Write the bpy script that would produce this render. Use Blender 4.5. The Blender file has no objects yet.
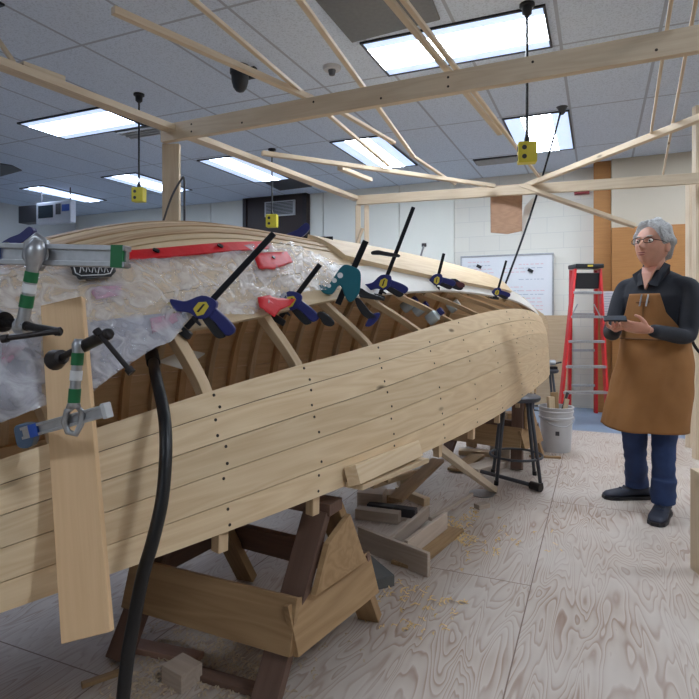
import bpy, bmesh, random, math
from math import sin, cos, pi, radians, atan2, sqrt
from mathutils import Vector, Matrix, noise
random.seed(7)
sc = bpy.context.scene
COL = sc.collection
# ------------------------------------------------------------------ view geometry
F = 568.0; TH = radians(23.63); HC = 1.2; YH = 313.0
ROT = Matrix.Rotation(TH, 4, 'Z')

def C(x, D, z):
    """metres right of / ahead of the viewpoint -> room coordinates"""
    return Vector((x * cos(TH) - D * sin(TH), x * sin(TH) + D * cos(TH), z))
def P(px, py, D):
    return C((px - 349.5) / F * D, D, HC + (YH - py) / F * D)
def Pz(px, py, z):
    return P(px, py, F * (z - HC) / (YH - py))

# ------------------------------------------------------------------ materials
def lin(c):
    return tuple(((v / 255) / 12.92 if v / 255 <= .04045 else ((v / 255 + .055) / 1.055) ** 2.4) for v in c) + (1,)
MATS = {}
def newmat(name):
    m = bpy.data.materials.new(name); m.use_nodes = True
    nt = m.node_tree; b = nt.nodes['Principled BSDF']
    return m, nt, b
def plain(name, c, rough=.5, metal=0, var=.06, bump=.0, scale=30, coat=0, emit=None, es=0):
    if name in MATS: return MATS[name]
    m, nt, b = newmat(name)
    b.inputs['Roughness'].default_value = rough; b.inputs['Metallic'].default_value = metal
    b.inputs['Coat Weight'].default_value = coat
    tc = nt.nodes.new('ShaderNodeTexCoord'); n = nt.nodes.new('ShaderNodeTexNoise')
    n.inputs['Scale'].default_value = scale; n.inputs['Detail'].default_value = 4
    nt.links.new(tc.outputs['Object'], n.inputs['Vector'])
    mx = nt.nodes.new('ShaderNodeMix'); mx.data_type = 'RGBA'
    c0 = lin(c)
    mx.inputs['A'].default_value = tuple(v * (1 - var * 2) for v in c0[:3]) + (1,)
    mx.inputs['B'].default_value = tuple(min(1, v * (1 + var * 2)) for v in c0[:3]) + (1,)
    nt.links.new(n.outputs['Fac'], mx.inputs['Factor']); nt.links.new(mx.outputs['Result'], b.inputs['Base Color'])
    if bump:
        bp = nt.nodes.new('ShaderNodeBump'); bp.inputs['Strength'].default_value = bump; bp.inputs['Distance'].default_value = .01
        nt.links.new(n.outputs['Fac'], bp.inputs['Height']); nt.links.new(bp.outputs['Normal'], b.inputs['Normal'])
    if emit:
        b.inputs['Emission Color'].default_value = lin(emit); b.inputs['Emission Strength'].default_value = es
    MATS[name] = m
    return m
def wood(name, c, dark=None, src='Object', grain=1.0, knots=True, rough=.6, lines=.35, tint=.16):
    if name in MATS: return MATS[name]
    m, nt, b = newmat(name); N = nt.nodes; L = nt.links
    b.inputs['Roughness'].default_value = rough
    c0 = lin(c); d0 = lin(dark) if dark else tuple(v * w for v, w in zip(c0[:3], (.62, .5, .4))) + (1,)
    tc = N.new('ShaderNodeTexCoord'); oi = N.new('ShaderNodeObjectInfo')
    ad = N.new('ShaderNodeVectorMath'); ad.operation = 'ADD'
    mul = N.new('ShaderNodeVectorMath'); mul.operation = 'SCALE'; mul.inputs['Scale'].default_value = 37.0
    cb = N.new('ShaderNodeCombineXYZ')
    L.new(oi.outputs['Random'], cb.inputs[0]); L.new(oi.outputs['Random'], cb.inputs[1])
    L.new(cb.outputs[0], mul.inputs[0]); L.new(tc.outputs[src], ad.inputs[0]); L.new(mul.outputs[0], ad.inputs[1])
    def noi(sx, sy, det, dist=0):
        mp = N.new('ShaderNodeMapping'); mp.inputs['Scale'].default_value = (sx, sy, sy); L.new(ad.outputs[0], mp.inputs['Vector'])
        n = N.new('ShaderNodeTexNoise'); n.inputs['Scale'].default_value = 1; n.inputs['Detail'].default_value = det; n.inputs['Distortion'].default_value = dist
        L.new(mp.outputs[0], n.inputs['Vector']); return n
    n1 = noi(.9 * grain, 9 * grain, 2, .3)       # broad figure
    n2 = noi(6 * grain, 180 * grain, 3)          # fine fibre
    # contour lines of n1
    m1 = N.new('ShaderNodeMath'); m1.operation = 'MULTIPLY'; m1.inputs[1].default_value = 9; L.new(n1.outputs['Fac'], m1.inputs[0])
    m2 = N.new('ShaderNodeMath'); m2.operation = 'PINGPONG'; m2.inputs[1].default_value = .5; L.new(m1.outputs[0], m2.inputs[0])
    m3 = N.new('ShaderNodeMath'); m3.operation = 'MULTIPLY'; m3.inputs[1].default_value = lines * 2; L.new(m2.outputs[0], m3.inputs[0])
    m4 = N.new('ShaderNodeMath'); m4.operation = 'MULTIPLY'; m4.inputs[1].default_value = .35; L.new(n2.outputs['Fac'], m4.inputs[0])
    m5 = N.new('ShaderNodeMath'); m5.operation = 'ADD'; L.new(m3.outputs[0], m5.inputs[0]); L.new(m4.outputs[0], m5.inputs[1])
    mx = N.new('ShaderNodeMix'); mx.data_type = 'RGBA'; mx.inputs['A'].default_value = c0; mx.inputs['B'].default_value = d0
    L.new(m5.outputs[0], mx.inputs['Factor'])
    hsv = N.new('ShaderNodeHueSaturation')
    mr = N.new('ShaderNodeMapRange'); mr.inputs['To Min'].default_value = 1 - tint; mr.inputs['To Max'].default_value = 1 + tint * .6
    L.new(oi.outputs['Random'], mr.inputs['Value']); L.new(mr.outputs[0], hsv.inputs['Value']); L.new(mx.outputs['Result'], hsv.inputs['Color'])
    out = hsv.outputs['Color']
    if knots:
        mp = N.new('ShaderNodeMapping'); mp.inputs['Scale'].default_value = (2.2, 7, 7); L.new(ad.outputs[0], mp.inputs['Vector'])
        v = N.new('ShaderNodeTexVoronoi'); v.inputs['Scale'].default_value = 1; L.new(mp.outputs[0], v.inputs['Vector'])
        cr = N.new('ShaderNodeValToRGB'); cr.color_ramp.elements[0].position = .05; cr.color_ramp.elements[0].color = (1, 1, 1, 1)
        cr.color_ramp.elements[1].position = .1; cr.color_ramp.elements[1].color = (0, 0, 0, 1)
        L.new(v.outputs['Distance'], cr.inputs[0])
        sp = N.new('ShaderNodeSeparateColor'); L.new(v.outputs['Color'], sp.inputs[0])
        gt = N.new('ShaderNodeMath'); gt.operation = 'GREATER_THAN'; gt.inputs[1].default_value = .62; L.new(sp.outputs[0], gt.inputs[0])
        mm = N.new('ShaderNodeMath'); mm.operation = 'MULTIPLY'; L.new(cr.outputs[0], mm.inputs[0]); L.new(gt.outputs[0], mm.inputs[1])
        mk = N.new('ShaderNodeMix'); mk.data_type = 'RGBA'; mk.inputs['B'].default_value = tuple(v * .32 for v in d0[:3]) + (1,)
        L.new(mm.outputs[0], mk.inputs['Factor']); L.new(out, mk.inputs['A']); out = mk.outputs['Result']
    L.new(out, b.inputs['Base Color'])
    bp = N.new('ShaderNodeBump'); bp.inputs['Strength'].default_value = .12; bp.inputs['Distance'].default_value = .004
    L.new(n2.outputs['Fac'], bp.inputs['Height']); L.new(bp.outputs[0], b.inputs['Normal'])
    MATS[name] = m
    return m

PINE = wood('pine_board', (226, 204, 170), (196, 162, 120))
PINE_UV = wood('pine_strake', (230, 208, 172), (196, 162, 118), src='UV', lines=.34, tint=.18)
INNER = wood('warm_inner_plank', (240, 206, 160), (204, 162, 112), src='UV', lines=.3)
LAM = wood('laminated_keel', (222, 194, 158), (172, 132, 94), src='UV', grain=1.5, knots=False, lines=.6)
RIBW = wood('ash_rib', (222, 196, 160), (190, 158, 118), src='UV', knots=False)
RIBIN = wood('inner_rib', (216, 178, 132), (176, 132, 88), src='UV', knots=False)
STUD = wood('framing_lumber', (222, 206, 180), (186, 158, 126), lines=.25)
FIR = wood('old_fir', (178, 146, 106), (138, 104, 68), lines=.4)
BROWN = wood('brown_fir', (120, 92, 78), (84, 62, 52), lines=.3)
BIRCH = wood('clear_board', (226, 190, 146), (204, 164, 120), knots=False, lines=.2)
CAB = wood('oak_veneer', (172, 120, 64), (140, 92, 44), knots=False, lines=.25, tint=.08)
GREYW = wood('weathered_wood', (196, 180, 164), (160, 140, 122), lines=.3)
PLYRED = wood('reddish_plywood', (196, 158, 128), (160, 120, 96), knots=False)
WHITEP = plain('white_primer', (226, 222, 214), .55, var=.03)
BLACK = plain('black_plastic', (22, 22, 26), .45, var=.1)
STEELB = plain('black_steel', (28, 28, 32), .35, .6, var=.1)
NAVY = plain('navy_plastic', (30, 36, 104), .4, var=.08)
YEL = plain('yellow_label', (205, 186, 60), .5)
TEAL = plain('teal_plastic', (18, 98, 112), .4)
ALU = plain('dull_aluminium', (176, 178, 182), .38, .85, var=.12, scale=60)
IRON = plain('dark_iron', (52, 48, 48), .42, .7, var=.2, scale=80)
GREENT = plain('green_tape', (26, 108, 62), .55)
WHITET = plain('white_tape', (226, 228, 230), .6)
BLUET = plain('blue_tape', (40, 80, 170), .5)
RED = plain('red_paint', (196, 26, 30), .4)
REDS = plain('red_strap', (206, 28, 36), .5, bump=.2)
YBOX = plain('yellow_box', (206, 192, 46), .45)
LGREY = plain('light_grey', (190, 192, 194), .5)
DGREY = plain('dark_grey', (72, 72, 76), .5)

# ------------------------------------------------------------------ builders
def wm(o):
    return (wm(o.parent) @ o.matrix_basis) if o.parent else o.matrix_basis
def link(name, me, parent=None, M=None):
    o = bpy.data.objects.new(name, me); COL.objects.link(o)
    M = M if M is not None else Matrix.Identity(4)
    if parent is not None:
        o.parent = parent; o.matrix_basis = wm(parent).inverted() @ M
    else:
        o.matrix_basis = M
    return o
def tag(o, label=None, cat=None, group=None, kind=None):
    if label: o['label'] = label
    if cat: o['category'] = cat
    if group: o['group'] = group
    if kind: o['kind'] = kind
    return o
def thing(name, label, cat, loc, rz=0, group=None, M=None):
    o = bpy.data.objects.new(name, None); COL.objects.link(o); o.empty_display_size = .1
    o.matrix_basis = M if M is not None else Matrix.Translation(Vector(loc)) @ Matrix.Rotation(rz, 4, 'Z')
    return tag(o, label, cat, group)
def mesh(name, verts, faces, mat, parent=None, M=None, smooth=False, uvs=None, bevel=0):
    me = bpy.data.meshes.new(name); me.from_pydata([tuple(v) for v in verts], [], faces)
    if uvs:
        ul = me.uv_layers.new(name='UVMap')
        for lp in me.loops: ul.data[lp.index].uv = uvs[lp.vertex_index]
    bm = bmesh.new(); bm.from_mesh(me); bmesh.ops.recalc_face_normals(bm, faces=bm.faces); bm.to_mesh(me); bm.free()
    if smooth:
        for p in me.polygons: p.use_smooth = True
    me.materials.append(mat)
    o = link(name, me, parent, M)
    if bevel:
        b = o.modifiers.new('bevel', 'BEVEL'); b.width = bevel; b.segments = 2; b.limit_method = 'ANGLE'
    return o
def from_bm(name, bm, mat, parent=None, M=None, smooth=False, bevel=0):
    me = bpy.data.meshes.new(name); bmesh.ops.recalc_face_normals(bm, faces=bm.faces); bm.to_mesh(me); bm.free()
    if smooth:
        for p in me.polygons: p.use_smooth = True
    me.materials.append(mat); o = link(name, me, parent, M)
    if bevel:
        b = o.modifiers.new('bevel', 'BEVEL'); b.width = bevel; b.segments = 2; b.limit_method = 'ANGLE'
    return o
def frameM(A, B, up=(0, 0, 1)):
    A = Vector(A); B = Vector(B); x = (B - A).normalized(); up = Vector(up)
    y = up.cross(x)
    if y.length < 1e-4: y = Vector((0, 1, 0)).cross(x)
    y.normalize(); z = x.cross(y)
    M = Matrix((x, y, z)).transposed().to_4x4(); M.translation = A
    return M
def bmbox(bm, a, b):
    vs = [bm.verts.new((x, y, z)) for x in (a[0], b[0]) for y in (a[1], b[1]) for z in (a[2], b[2])]
    for f in ((0, 1, 3, 2), (4, 6, 7, 5), (0, 4, 5, 1), (2, 3, 7, 6), (0, 2, 6, 4), (1, 5, 7, 3)):
        bm.faces.new([vs[i] for i in f])
def box(name, a, b, mat, parent=None, M=None, bevel=.002):
    bm = bmesh.new(); bmbox(bm, a, b); return from_bm(name, bm, mat, parent, M, bevel=bevel)
def board(name, A, B, w, t, mat, parent=None, up=(0, 0, 1), bevel=.002):
    """length A-B, w across (local y), t along local z (the 'up' side)"""
    M = frameM(A, B, up); L = (Vector(B) - Vector(A)).length
    return box(name, (0, -w / 2, -t / 2), (L, w / 2, t / 2), mat, parent, M, bevel)
def bmcyl(bm, A, B, r0, r1=None, n=16, cap=True):
    r1 = r0 if r1 is None else r1; M = frameM(A, B, (0.123, .2, 1)); L = (Vector(B) - Vector(A)).length
    r = [[bm.verts.new(M @ Vector((x, rr * cos(2 * pi * i / n), rr * sin(2 * pi * i / n)))) for i in range(n)] for x, rr in ((0, r0), (L, r1))]
    for i in range(n):
        bm.faces.new((r[0][i], r[0][(i + 1) % n], r[1][(i + 1) % n], r[1][i]))
    if cap: bm.faces.new(r[0][::-1]); bm.faces.new(r[1])
def cyl(name, A, B, r0, mat, parent=None, r1=None, n=16, M=None):
    bm = bmesh.new(); bmcyl(bm, A, B, r0, r1, n)
    o = from_bm(name, bm, mat, parent, M, smooth=True); shade(o); return o
def shade(o, a=40):
    me = o.data
    bm = bmesh.new(); bm.from_mesh(me)
    for e in bm.edges:
        if len(e.link_faces) == 2 and e.calc_face_angle(0) > radians(a): e.smooth = False
    bm.to_mesh(me); bm.free()
def bmtube(bm, pts, r, n=12, closed=False):
    pts = [Vector(p) for p in pts]; k = len(pts); rings = []
    rr = r if hasattr(r, '__len__') else [r] * k
    prev = None
    for i, p in enumerate(pts):
        a = pts[(i - 1) % k] if (i or closed) else p; b = pts[(i + 1) % k] if (i < k - 1 or closed) else p
        t = (b - a).normalized()
        if prev is None:
            u = t.orthogonal().normalized()
        else:
            u = (prev - t * prev.dot(t)).normalized()
        prev = u; v = t.cross(u)
        rings.append([bm.verts.new(p + (u * cos(2 * pi * j / n) + v * sin(2 * pi * j / n)) * rr[i]) for j in range(n)])
    for i in range(k if closed else k - 1):
        A, B = rings[i], rings[(i + 1) % k]
        off = 0
        if closed and i == k - 1:
            off = min(range(n), key=lambda o: (A[0].co - B[o].co).length)
        for j in range(n): bm.faces.new((A[j], A[(j + 1) % n], B[(j + 1 + off) % n], B[(j + off) % n]))
    if not closed: bm.faces.new(rings[0][::-1]); bm.faces.new(rings[-1])
def tube(name, pts, r, mat, parent=None, n=12, closed=False, M=None):
    bm = bmesh.new(); bmtube(bm, pts, r, n, closed); return from_bm(name, bm, mat, parent, M, smooth=True)
def catmull(pts, k=8):
    pts = [Vector(p) for p in pts]; out = []
    for i in range(len(pts) - 1):
        p0 = pts[max(i - 1, 0)]; p1 = pts[i]; p2 = pts[i + 1]; p3 = pts[min(i + 2, len(pts) - 1)]
        for j in range(k):
            t = j / k
            out.append(.5 * ((2 * p1) + (p2 - p0) * t + (2 * p0 - 5 * p1 + 4 * p2 - p3) * t * t + (3 * p1 - p0 - 3 * p2 + p3) * t ** 3))
    out.append(pts[-1]); return out
def prism(name, poly, d0, d1, mat, parent=None, M=None, bevel=.0015):
    """polygon in local x-z plane extruded along local y"""
    bm = bmesh.new(); n = len(poly)
    a = [bm.verts.new((x, d0, z)) for x, z in poly]; b = [bm.verts.new((x, d1, z)) for x, z in poly]
    bm.faces.new(a); bm.faces.new(b[::-1])
    for i in range(n): bm.faces.new((a[i], b[i], b[(i + 1) % n], a[(i + 1) % n]))
    return from_bm(name, bm, mat, parent, M, bevel=bevel)
def lathe(name, prof, mat, parent=None, M=None, n=32):
    bm = bmesh.new(); R = []
    for r, z in prof: R.append([bm.verts.new((r * cos(2 * pi * i / n), r * sin(2 * pi * i / n), z)) for i in range(n)])
    for a, b in zip(R, R[1:]):
        for i in range(n): bm.faces.new((a[i], a[(i + 1) % n], b[(i + 1) % n], b[i]))
    bm.faces.new(R[0][::-1]); bm.faces.new(R[-1])
    o = from_bm(name, bm, mat, parent, M, smooth=True); shade(o); return o
def T(v): return Matrix.Translation(Vector(v))
def interp(t, tb):
    if t <= tb[0][0]: return tb[0][1]
    for (a, b), (c, d) in zip(tb, tb[1:]):
        if t <= c: return b + (d - b) * (t - a) / (c - a)
    return tb[-1][1]
def smooth_tab(tb, n=60):
    lo, hi = tb[0][0], tb[-1][0]; w = .28
    out = []
    for i in range(n + 1):
        t = lo + (hi - lo) * i / n; ww = min(w, t - lo, hi - t)
        out.append((t, sum(interp(t + ww * (k / 3), tb) for k in range(-3, 4)) / 7))
    return out

# ------------------------------------------------------------------ room
H = 3.06; X0, X1, Y0, Y1 = -9.2, 3.9, -3.2, 7.9
def onwall(px, py, Y=7.9):
    """point of the back wall seen at px,py"""
    u = (px - 349.5) / F; D = Y / (sin(TH) * u + cos(TH)); return P(px, py, D)
def room():
    # ceiling
    m, nt, b = newmat('ceiling_tile'); N = nt.nodes; L = nt.links
    b.inputs['Roughness'].default_value = .9
    g = N.new('ShaderNodeNewGeometry'); sp = N.new('ShaderNodeSeparateXYZ'); L.new(g.outputs['Position'], sp.inputs[0])
    def line(sock, off, per, w):
        a = N.new('ShaderNodeMath'); a.operation = 'SUBTRACT'; a.inputs[1].default_value = off; L.new(sock, a.inputs[0])
        d = N.new('ShaderNodeMath'); d.operation = 'PINGPONG'; d.inputs[1].default_value = per / 2; L.new(a.outputs[0], d.inputs[0])
        c = N.new('ShaderNodeMath'); c.operation = 'LESS_THAN'; c.inputs[1].default_value = w; L.new(d.outputs[0], c.inputs[0]); return c
    lx = line(sp.outputs[0], -.235, .61, .011); ly = line(sp.outputs[1], 4.2, 1.33, .011)
    mxx = N.new('ShaderNodeMath'); mxx.operation = 'MAXIMUM'; L.new(lx.outputs[0], mxx.inputs[0]); L.new(ly.outputs[0], mxx.inputs[1])
    n = N.new('ShaderNodeTexNoise'); n.inputs['Scale'].default_value = 90; n.inputs['Detail'].default_value = 3; L.new(g.outputs['Position'], n.inputs['Vector'])
    cr = N.new('ShaderNodeValToRGB'); cr.color_ramp.elements[0].position = .36; cr.color_ramp.elements[0].color = lin((190, 200, 214)); cr.color_ramp.elements[1].position = .5; cr.color_ramp.elements[1].color = lin((210, 220, 234))
    L.new(n.outputs['Fac'], cr.inputs[0])
    mx = N.new('ShaderNodeMix'); mx.data_type = 'RGBA'; mx.inputs['B'].default_value = lin((168, 174, 186)); L.new(mxx.outputs[0], mx.inputs['Factor']); L.new(cr.outputs[0], mx.inputs['A'])
    L.new(mx.outputs['Result'], b.inputs['Base Color'])
    tag(box('ceiling', (X0, Y0, H), (X1, Y1, H + .1), m, bevel=0), kind='structure')
    # concrete floor
    conc = plain('blue_grey_floor', (126, 142, 162), .5, var=.05, scale=6)
    tag(box('floor', (X0, Y0, -.12), (X1, Y1, -.02), conc, bevel=0), kind='structure')
    # plywood floor
    m, nt, b = newmat('floor_plywood'); N = nt.nodes; L = nt.links
    b.inputs['Roughness'].default_value = .55
    g = N.new('ShaderNodeNewGeometry')
    mp = N.new('ShaderNodeMapping'); mp.inputs['Location'].default_value = (.27, -.17, 0); L.new(g.outputs['Position'], mp.inputs['Vector'])
    br = N.new('ShaderNodeTexBrick'); br.offset = 0.5; br.inputs['Scale'].default_value = 1; br.inputs['Brick Width'].default_value = 2.44; br.inputs['Row Height'].default_value = 1.22
    br.inputs['Mortar Size'].default_value = .0025; br.inputs['Mortar Smooth'].default_value = 0
    br.inputs['Color1'].default_value = (0, 0, 0, 1); br.inputs['Color2'].default_value = (1, 1, 1, 1); br.inputs['Mortar'].default_value = (.5, .5, .5, 1)
    rt = N.new('ShaderNodeMapping'); rt.inputs['Rotation'].default_value = (0, 0, pi / 2); L.new(mp.outputs[0], rt.inputs['Vector']); L.new(rt.outputs[0], br.inputs['Vector'])
    sc1 = N.new('ShaderNodeVectorMath'); sc1.operation = 'SCALE'; sc1.inputs['Scale'].default_value = 23; L.new(br.outputs['Color'], sc1.inputs[0])
    ad = N.new('ShaderNodeVectorMath'); L.new(g.outputs['Position'], ad.inputs[0]); L.new(sc1.outputs[0], ad.inputs[1])
    mp2 = N.new('ShaderNodeMapping'); mp2.inputs['Scale'].default_value = (9.5, 1.5, 1); L.new(ad.outputs[0], mp2.inputs['Vector'])
    n = N.new('ShaderNodeTexNoise'); n.inputs['Scale'].default_value = 1; n.inputs['Detail'].default_value = 1.6; n.inputs['Distortion'].default_value = .5; L.new(mp2.outputs[0], n.inputs['Vector'])
    a = N.new('ShaderNodeMath'); a.operation = 'MULTIPLY'; a.inputs[1].default_value = 17; L.new(n.outputs['Fac'], a.inputs[0])
    pp = N.new('ShaderNodeMath'); pp.operation = 'FRACT'; L.new(a.outputs[0], pp.inputs[0])
    cr = N.new('ShaderNodeValToRGB'); e = cr.color_ramp.elements; e[0].position = 0; e[0].color = lin((190, 177, 165)); e[1].position = 1; e[1].color = lin((184, 169, 157))
    x = e.new(.62); x.color = lin((176, 160, 147)); x = e.new(.86); x.color = lin((148, 120, 102)); x = e.new(.92); x.color = lin((158, 134, 117))
    L.new(pp.outputs[0], cr.inputs[0])
    n2 = N.new('ShaderNodeTexNoise'); n2.inputs['Scale'].default_value = 2.3; n2.inputs['Detail'].default_value = 5; L.new(g.outputs['Position'], n2.inputs['Vector'])
    mr = N.new('ShaderNodeMapRange'); mr.inputs['From Min'].default_value = .35; mr.inputs['From Max'].default_value = .65; L.new(n2.outputs['Fac'], mr.inputs['Value'])
    mx = N.new('ShaderNodeMix'); mx.data_type = 'RGBA'; mx.inputs['B'].default_value = lin((200, 191, 182)); L.new(cr.outputs[0], mx.inputs['A'])
    ml = N.new('ShaderNodeMath'); ml.operation = 'MULTIPLY'; ml.inputs[1].default_value = .6; L.new(mr.outputs[0], ml.inputs[0]); L.new(ml.outputs[0], mx.inputs['Factor'])
    mo = N.new('ShaderNodeMix'); mo.data_type = 'RGBA'; mo.inputs['B'].default_value = lin((120, 98, 86)); L.new(mx.outputs['Result'], mo.inputs['A']); L.new(br.outputs['Fac'], mo.inputs['Factor'])
    L.new(mo.outputs['Result'], b.inputs['Base Color'])
    tag(box('plywood_floor', (-6.5, Y0, -.02), (X1, 6.25, 0), m, bevel=0), kind='structure')
    # walls
    m, nt, b = newmat('painted_block'); N = nt.nodes; L = nt.links
    b.inputs['Roughness'].default_value = .7
    g = N.new('ShaderNodeNewGeometry'); mp = N.new('ShaderNodeMapping'); mp.inputs['Rotation'].default_value = (pi / 2, 0, 0); L.new(g.outputs['Position'], mp.inputs['Vector'])
    br = N.new('ShaderNodeTexBrick'); br.inputs['Scale'].default_value = 1; br.inputs['Brick Width'].default_value = .41; br.inputs['Row Height'].default_value = .205; br.inputs['Mortar Size'].default_value = .004
    br.inputs['Color1'].default_value = lin((226, 223, 212)); br.inputs['Color2'].default_value = lin((222, 219, 209)); br.inputs['Mortar'].default_value = lin((210, 208, 200))
    L.new(mp.outputs[0], br.inputs['Vector']); L.new(br.outputs['Color'], b.inputs['Base Color'])
    blk = m; pan = plain('wall_panel', (200, 202, 200), .6, var=.02, scale=4); tan = plain('tan_wall', (190, 180, 162), .7, var=.02, scale=4)
    for nm, a, bb, mt in (('wall_back', (X0, Y1, -.1), (X1, Y1 + .1, H), blk), ('wall_left', (X0 - .1, Y0, -.1), (X0, Y1, H), pan),
                          ('wall_right', (X1, Y0, -.1), (X1 + .1, Y1, H), tan), ('wall_front', (X0, Y0 - .1, -.1), (X1, Y0, H), pan)):
        tag(box(nm, a, bb, mt, bevel=0), kind='structure')
    # projection of the wall beside the cupboards (tan bulkhead over them)
    z_cup = onwall(640, 226, 7.5).z + .001
    tag(box('wall_right_return', (onwall(611.5, 300, 7.56).x, 7.56, z_cup), (X1, Y1, H), tan, bevel=.003), kind='structure')
room()
# smooth wall panels with joints between them (left and centre of the back wall)
PANW = plain('pale_wall_panel', (226, 226, 216), .55, var=.02, scale=3)
edges = [onwall(x, 250).x for x in (212, 246, 311, 324, 400, 455)]
for i, (a, b) in enumerate([(-9.1, edges[0]), (edges[0], edges[1]), (edges[2], edges[3]), (edges[3], edges[4]), (edges[4], edges[5])]):
    o = tag(box('trim_%d' % (i + 1), (a + .008, 7.87, 0), (b - .008, 7.9, H), PANW, bevel=.003), kind='structure')
# dark door with a louvred vent
da, db = onwall(247, 250).x, onwall(310, 250).x
dt = onwall(280, 193).z
DDARK = plain('dark_brown_paint', (50, 38, 34), .5, var=.05)
d = tag(box('door_1', (da, 7.8, -.02), (db, 7.9, dt), DDARK, bevel=.004), kind='structure')
fr = plain('door_frame_brown', (40, 33, 33), .5)
bm = bmesh.new(); bmbox(bm, (da - .0, 7.77, -.02), (da + .07, 7.8, dt)); bmbox(bm, (db - .07, 7.77, -.02), (db, 7.8, dt)); bmbox(bm, (da, 7.77, dt - .07), (db, 7.8, dt))
from_bm('door_frame', bm, fr, d, bevel=.003)
va, vb = onwall(265, 208, 7.78), onwall(295, 208, 7.78); vz0, vz1 = onwall(280, 216, 7.78).z, onwall(280, 201, 7.78).z
v = tag(box('transom_vent', (va.x, 7.765, vz0), (vb.x, 7.8, vz1), LGREY, None, bevel=.003), 'pale grey louvred vent set in the top of the dark brown door', 'vent')
bm = bmesh.new()
for i in range(9):
    z = vz0 + .03 + (vz1 - vz0 - .06) * i / 8; bmbox(bm, (va.x + .03, 7.757, z - .006), (vb.x - .03, 7.766, z + .006))
from_bm('louvres', bm, DGREY, v, bevel=0)
# whiteboard
wa, wb = onwall(462, 260, 7.84).x, onwall(552, 260, 7.84).x
wz1 = onwall(507, 256, 7.84).z; wz0 = onwall(507, 315, 7.84).z - .12
wbd = thing('whiteboard', 'large whiteboard with faint red writing hung on the pale back wall', 'whiteboard', ((wa + wb) / 2, 7.86, wz0))
WB = plain('whiteboard_surface', (226, 228, 232), .25, var=.01, coat=.3)
box('writing_surface', (wa, 7.84, wz0), (wb, 7.865, wz1), WB, wbd)
bm = bmesh.new()
for a, b in (((wa - .02, 7.83, wz0), (wa, 7.87, wz1)), ((wb, 7.83, wz0), (wb + .02, 7.87, wz1)), ((wa - .02, 7.83, wz1), (wb + .02, 7.87, wz1 + .02)), ((wa - .02, 7.8, wz0 - .02), (wb + .02, 7.87, wz0))): bmbox(bm, a, b)
from_bm('frame', bm, ALU, wbd, bevel=.002)
REDINK = plain('faint_red_ink', (220, 178, 184), .6); GINK = plain('faint_grey_ink', (170, 176, 190), .6)
bm = bmesh.new(); bm2 = bmesh.new()
for r in range(17):
    z = wz1 - .07 - r * .05
    for x0, x1 in ((wa + .08, wa + .45), (wa + .55, wa + .85), (wb - .42, wb - .08)):
        if random.random() < .25: continue
        x = x0; b_ = bm if random.random() < .7 else bm2
        while x < x1 - .05:
            l = random.uniform(.02, .07); bmbox(b_, (x, 7.8385, z - .004), (x + l, 7.84, z + .005)); x += l + random.uniform(.012, .03)
from_bm('red_writing', bm, REDINK, wbd)['kind'] = 'stuff'; from_bm('grey_writing', bm2, GINK, wbd)['kind'] = 'stuff'
for i, (x, z) in enumerate(((onwall(480, 268).x, onwall(480, 267).z), (onwall(531, 270).x, onwall(531, 271).z))):
    tag(box('board_magnet', (x - .035, 7.815, z - .02), (x + .035, 7.8395, z + .022), BLACK, M=T((x, 0, z)) @ Matrix.Rotation(.5, 4, 'Y') @ T((-x, 0, -z)), bevel=.004),
        'small black magnet on the %s half of the whiteboard' % ('left' if i == 0 else 'right'), 'magnet', 'magnets on the whiteboard')
# plywood sheet against wall below the board
pa, pb = onwall(505, 330, 7.8).x, onwall(572, 330, 7.8).x
box('plywood_sheet', (pa, 7.74, -.02), (pb, 7.795, 1.17), wood('tan_panel', (196, 172, 140), (170, 140, 106), knots=False, lines=.3))
tag(bpy.data.objects['plywood_sheet'], 'tan plywood sheet standing upright against the wall below the whiteboard', 'plywood sheet')
# cupboards on the right
def cupboard():
    xa = onwall(597, 300, 7.3).x
    c = thing('tall_cupboard', 'tall honey-brown wooden cupboard behind the man, with flat doors', 'cupboard', (xa + 1, 7.6, 0))
    x0 = onwall(611.5, 300, 7.5).x; z1 = onwall(640, 226, 7.5).z
    box('carcass', (x0, 7.52, -.02), (x0 + 2.2, 7.85, z1), CAB, c)
    n = 4; w = 2.2 / n
    for i in range(n):
        d = box('door', (x0 + i * w + .006, 7.495, .1), (x0 + (i + 1) * w - .006, 7.52, z1 - .03), CAB, c, bevel=.003)
        hx = x0 + i * w + (.06 if i % 2 else w - .06)
        cyl('door_knob', (hx, 7.495, 1.05), (hx, 7.465, 1.05), .014, ALU, d)
    s = box('wooden_pillar', (onwall(593.5, 300, 7.62).x, 7.62, -.02), (onwall(611, 300, 7.62).x, 7.9, H), CAB, None, bevel=.003)
    tag(s, 'honey-brown veneered wooden pillar running floor to ceiling behind the ladder', 'pillar')
    s = box('white_notice', (onwall(603, 300, 7.45).x, 7.455, 1.0), (onwall(618, 300, 7.45).x, 7.461, 1.46), plain('paper_white', (212, 212, 214), .7), None, bevel=0)
    tag(s, 'white printed notice with grey lines fixed to the cupboard beside the ladder', 'notice')
    bm = bmesh.new(); a, b = onwall(604, 300, 7.45).x, onwall(617, 300, 7.45).x
    for i in range(14):
        z = 1.43 - i * .03; bmbox(bm, (a, 7.4535, z - .005), (a + (b - a) * random.uniform(.5, 1), 7.4545, z + .004))
    from_bm('print_lines', bm, GINK, s)
cupboard()
# fire alarm (red) on the wall above
z = onwall(581, 190).z; x = onwall(581, 190).x
fa = tag(box('alarm_sounder', (x - .08, 7.84, z - .06), (x + .1, 7.9, z + .06), plain('alarm_red', (150, 40, 46), .5)), 'small dark red alarm box high on the pale wall near the wooden pillar', 'alarm')
box('sounder_lens', (x - .05, 7.82, z - .03), (x + .07, 7.84, z + .03), LGREY, fa)

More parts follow.
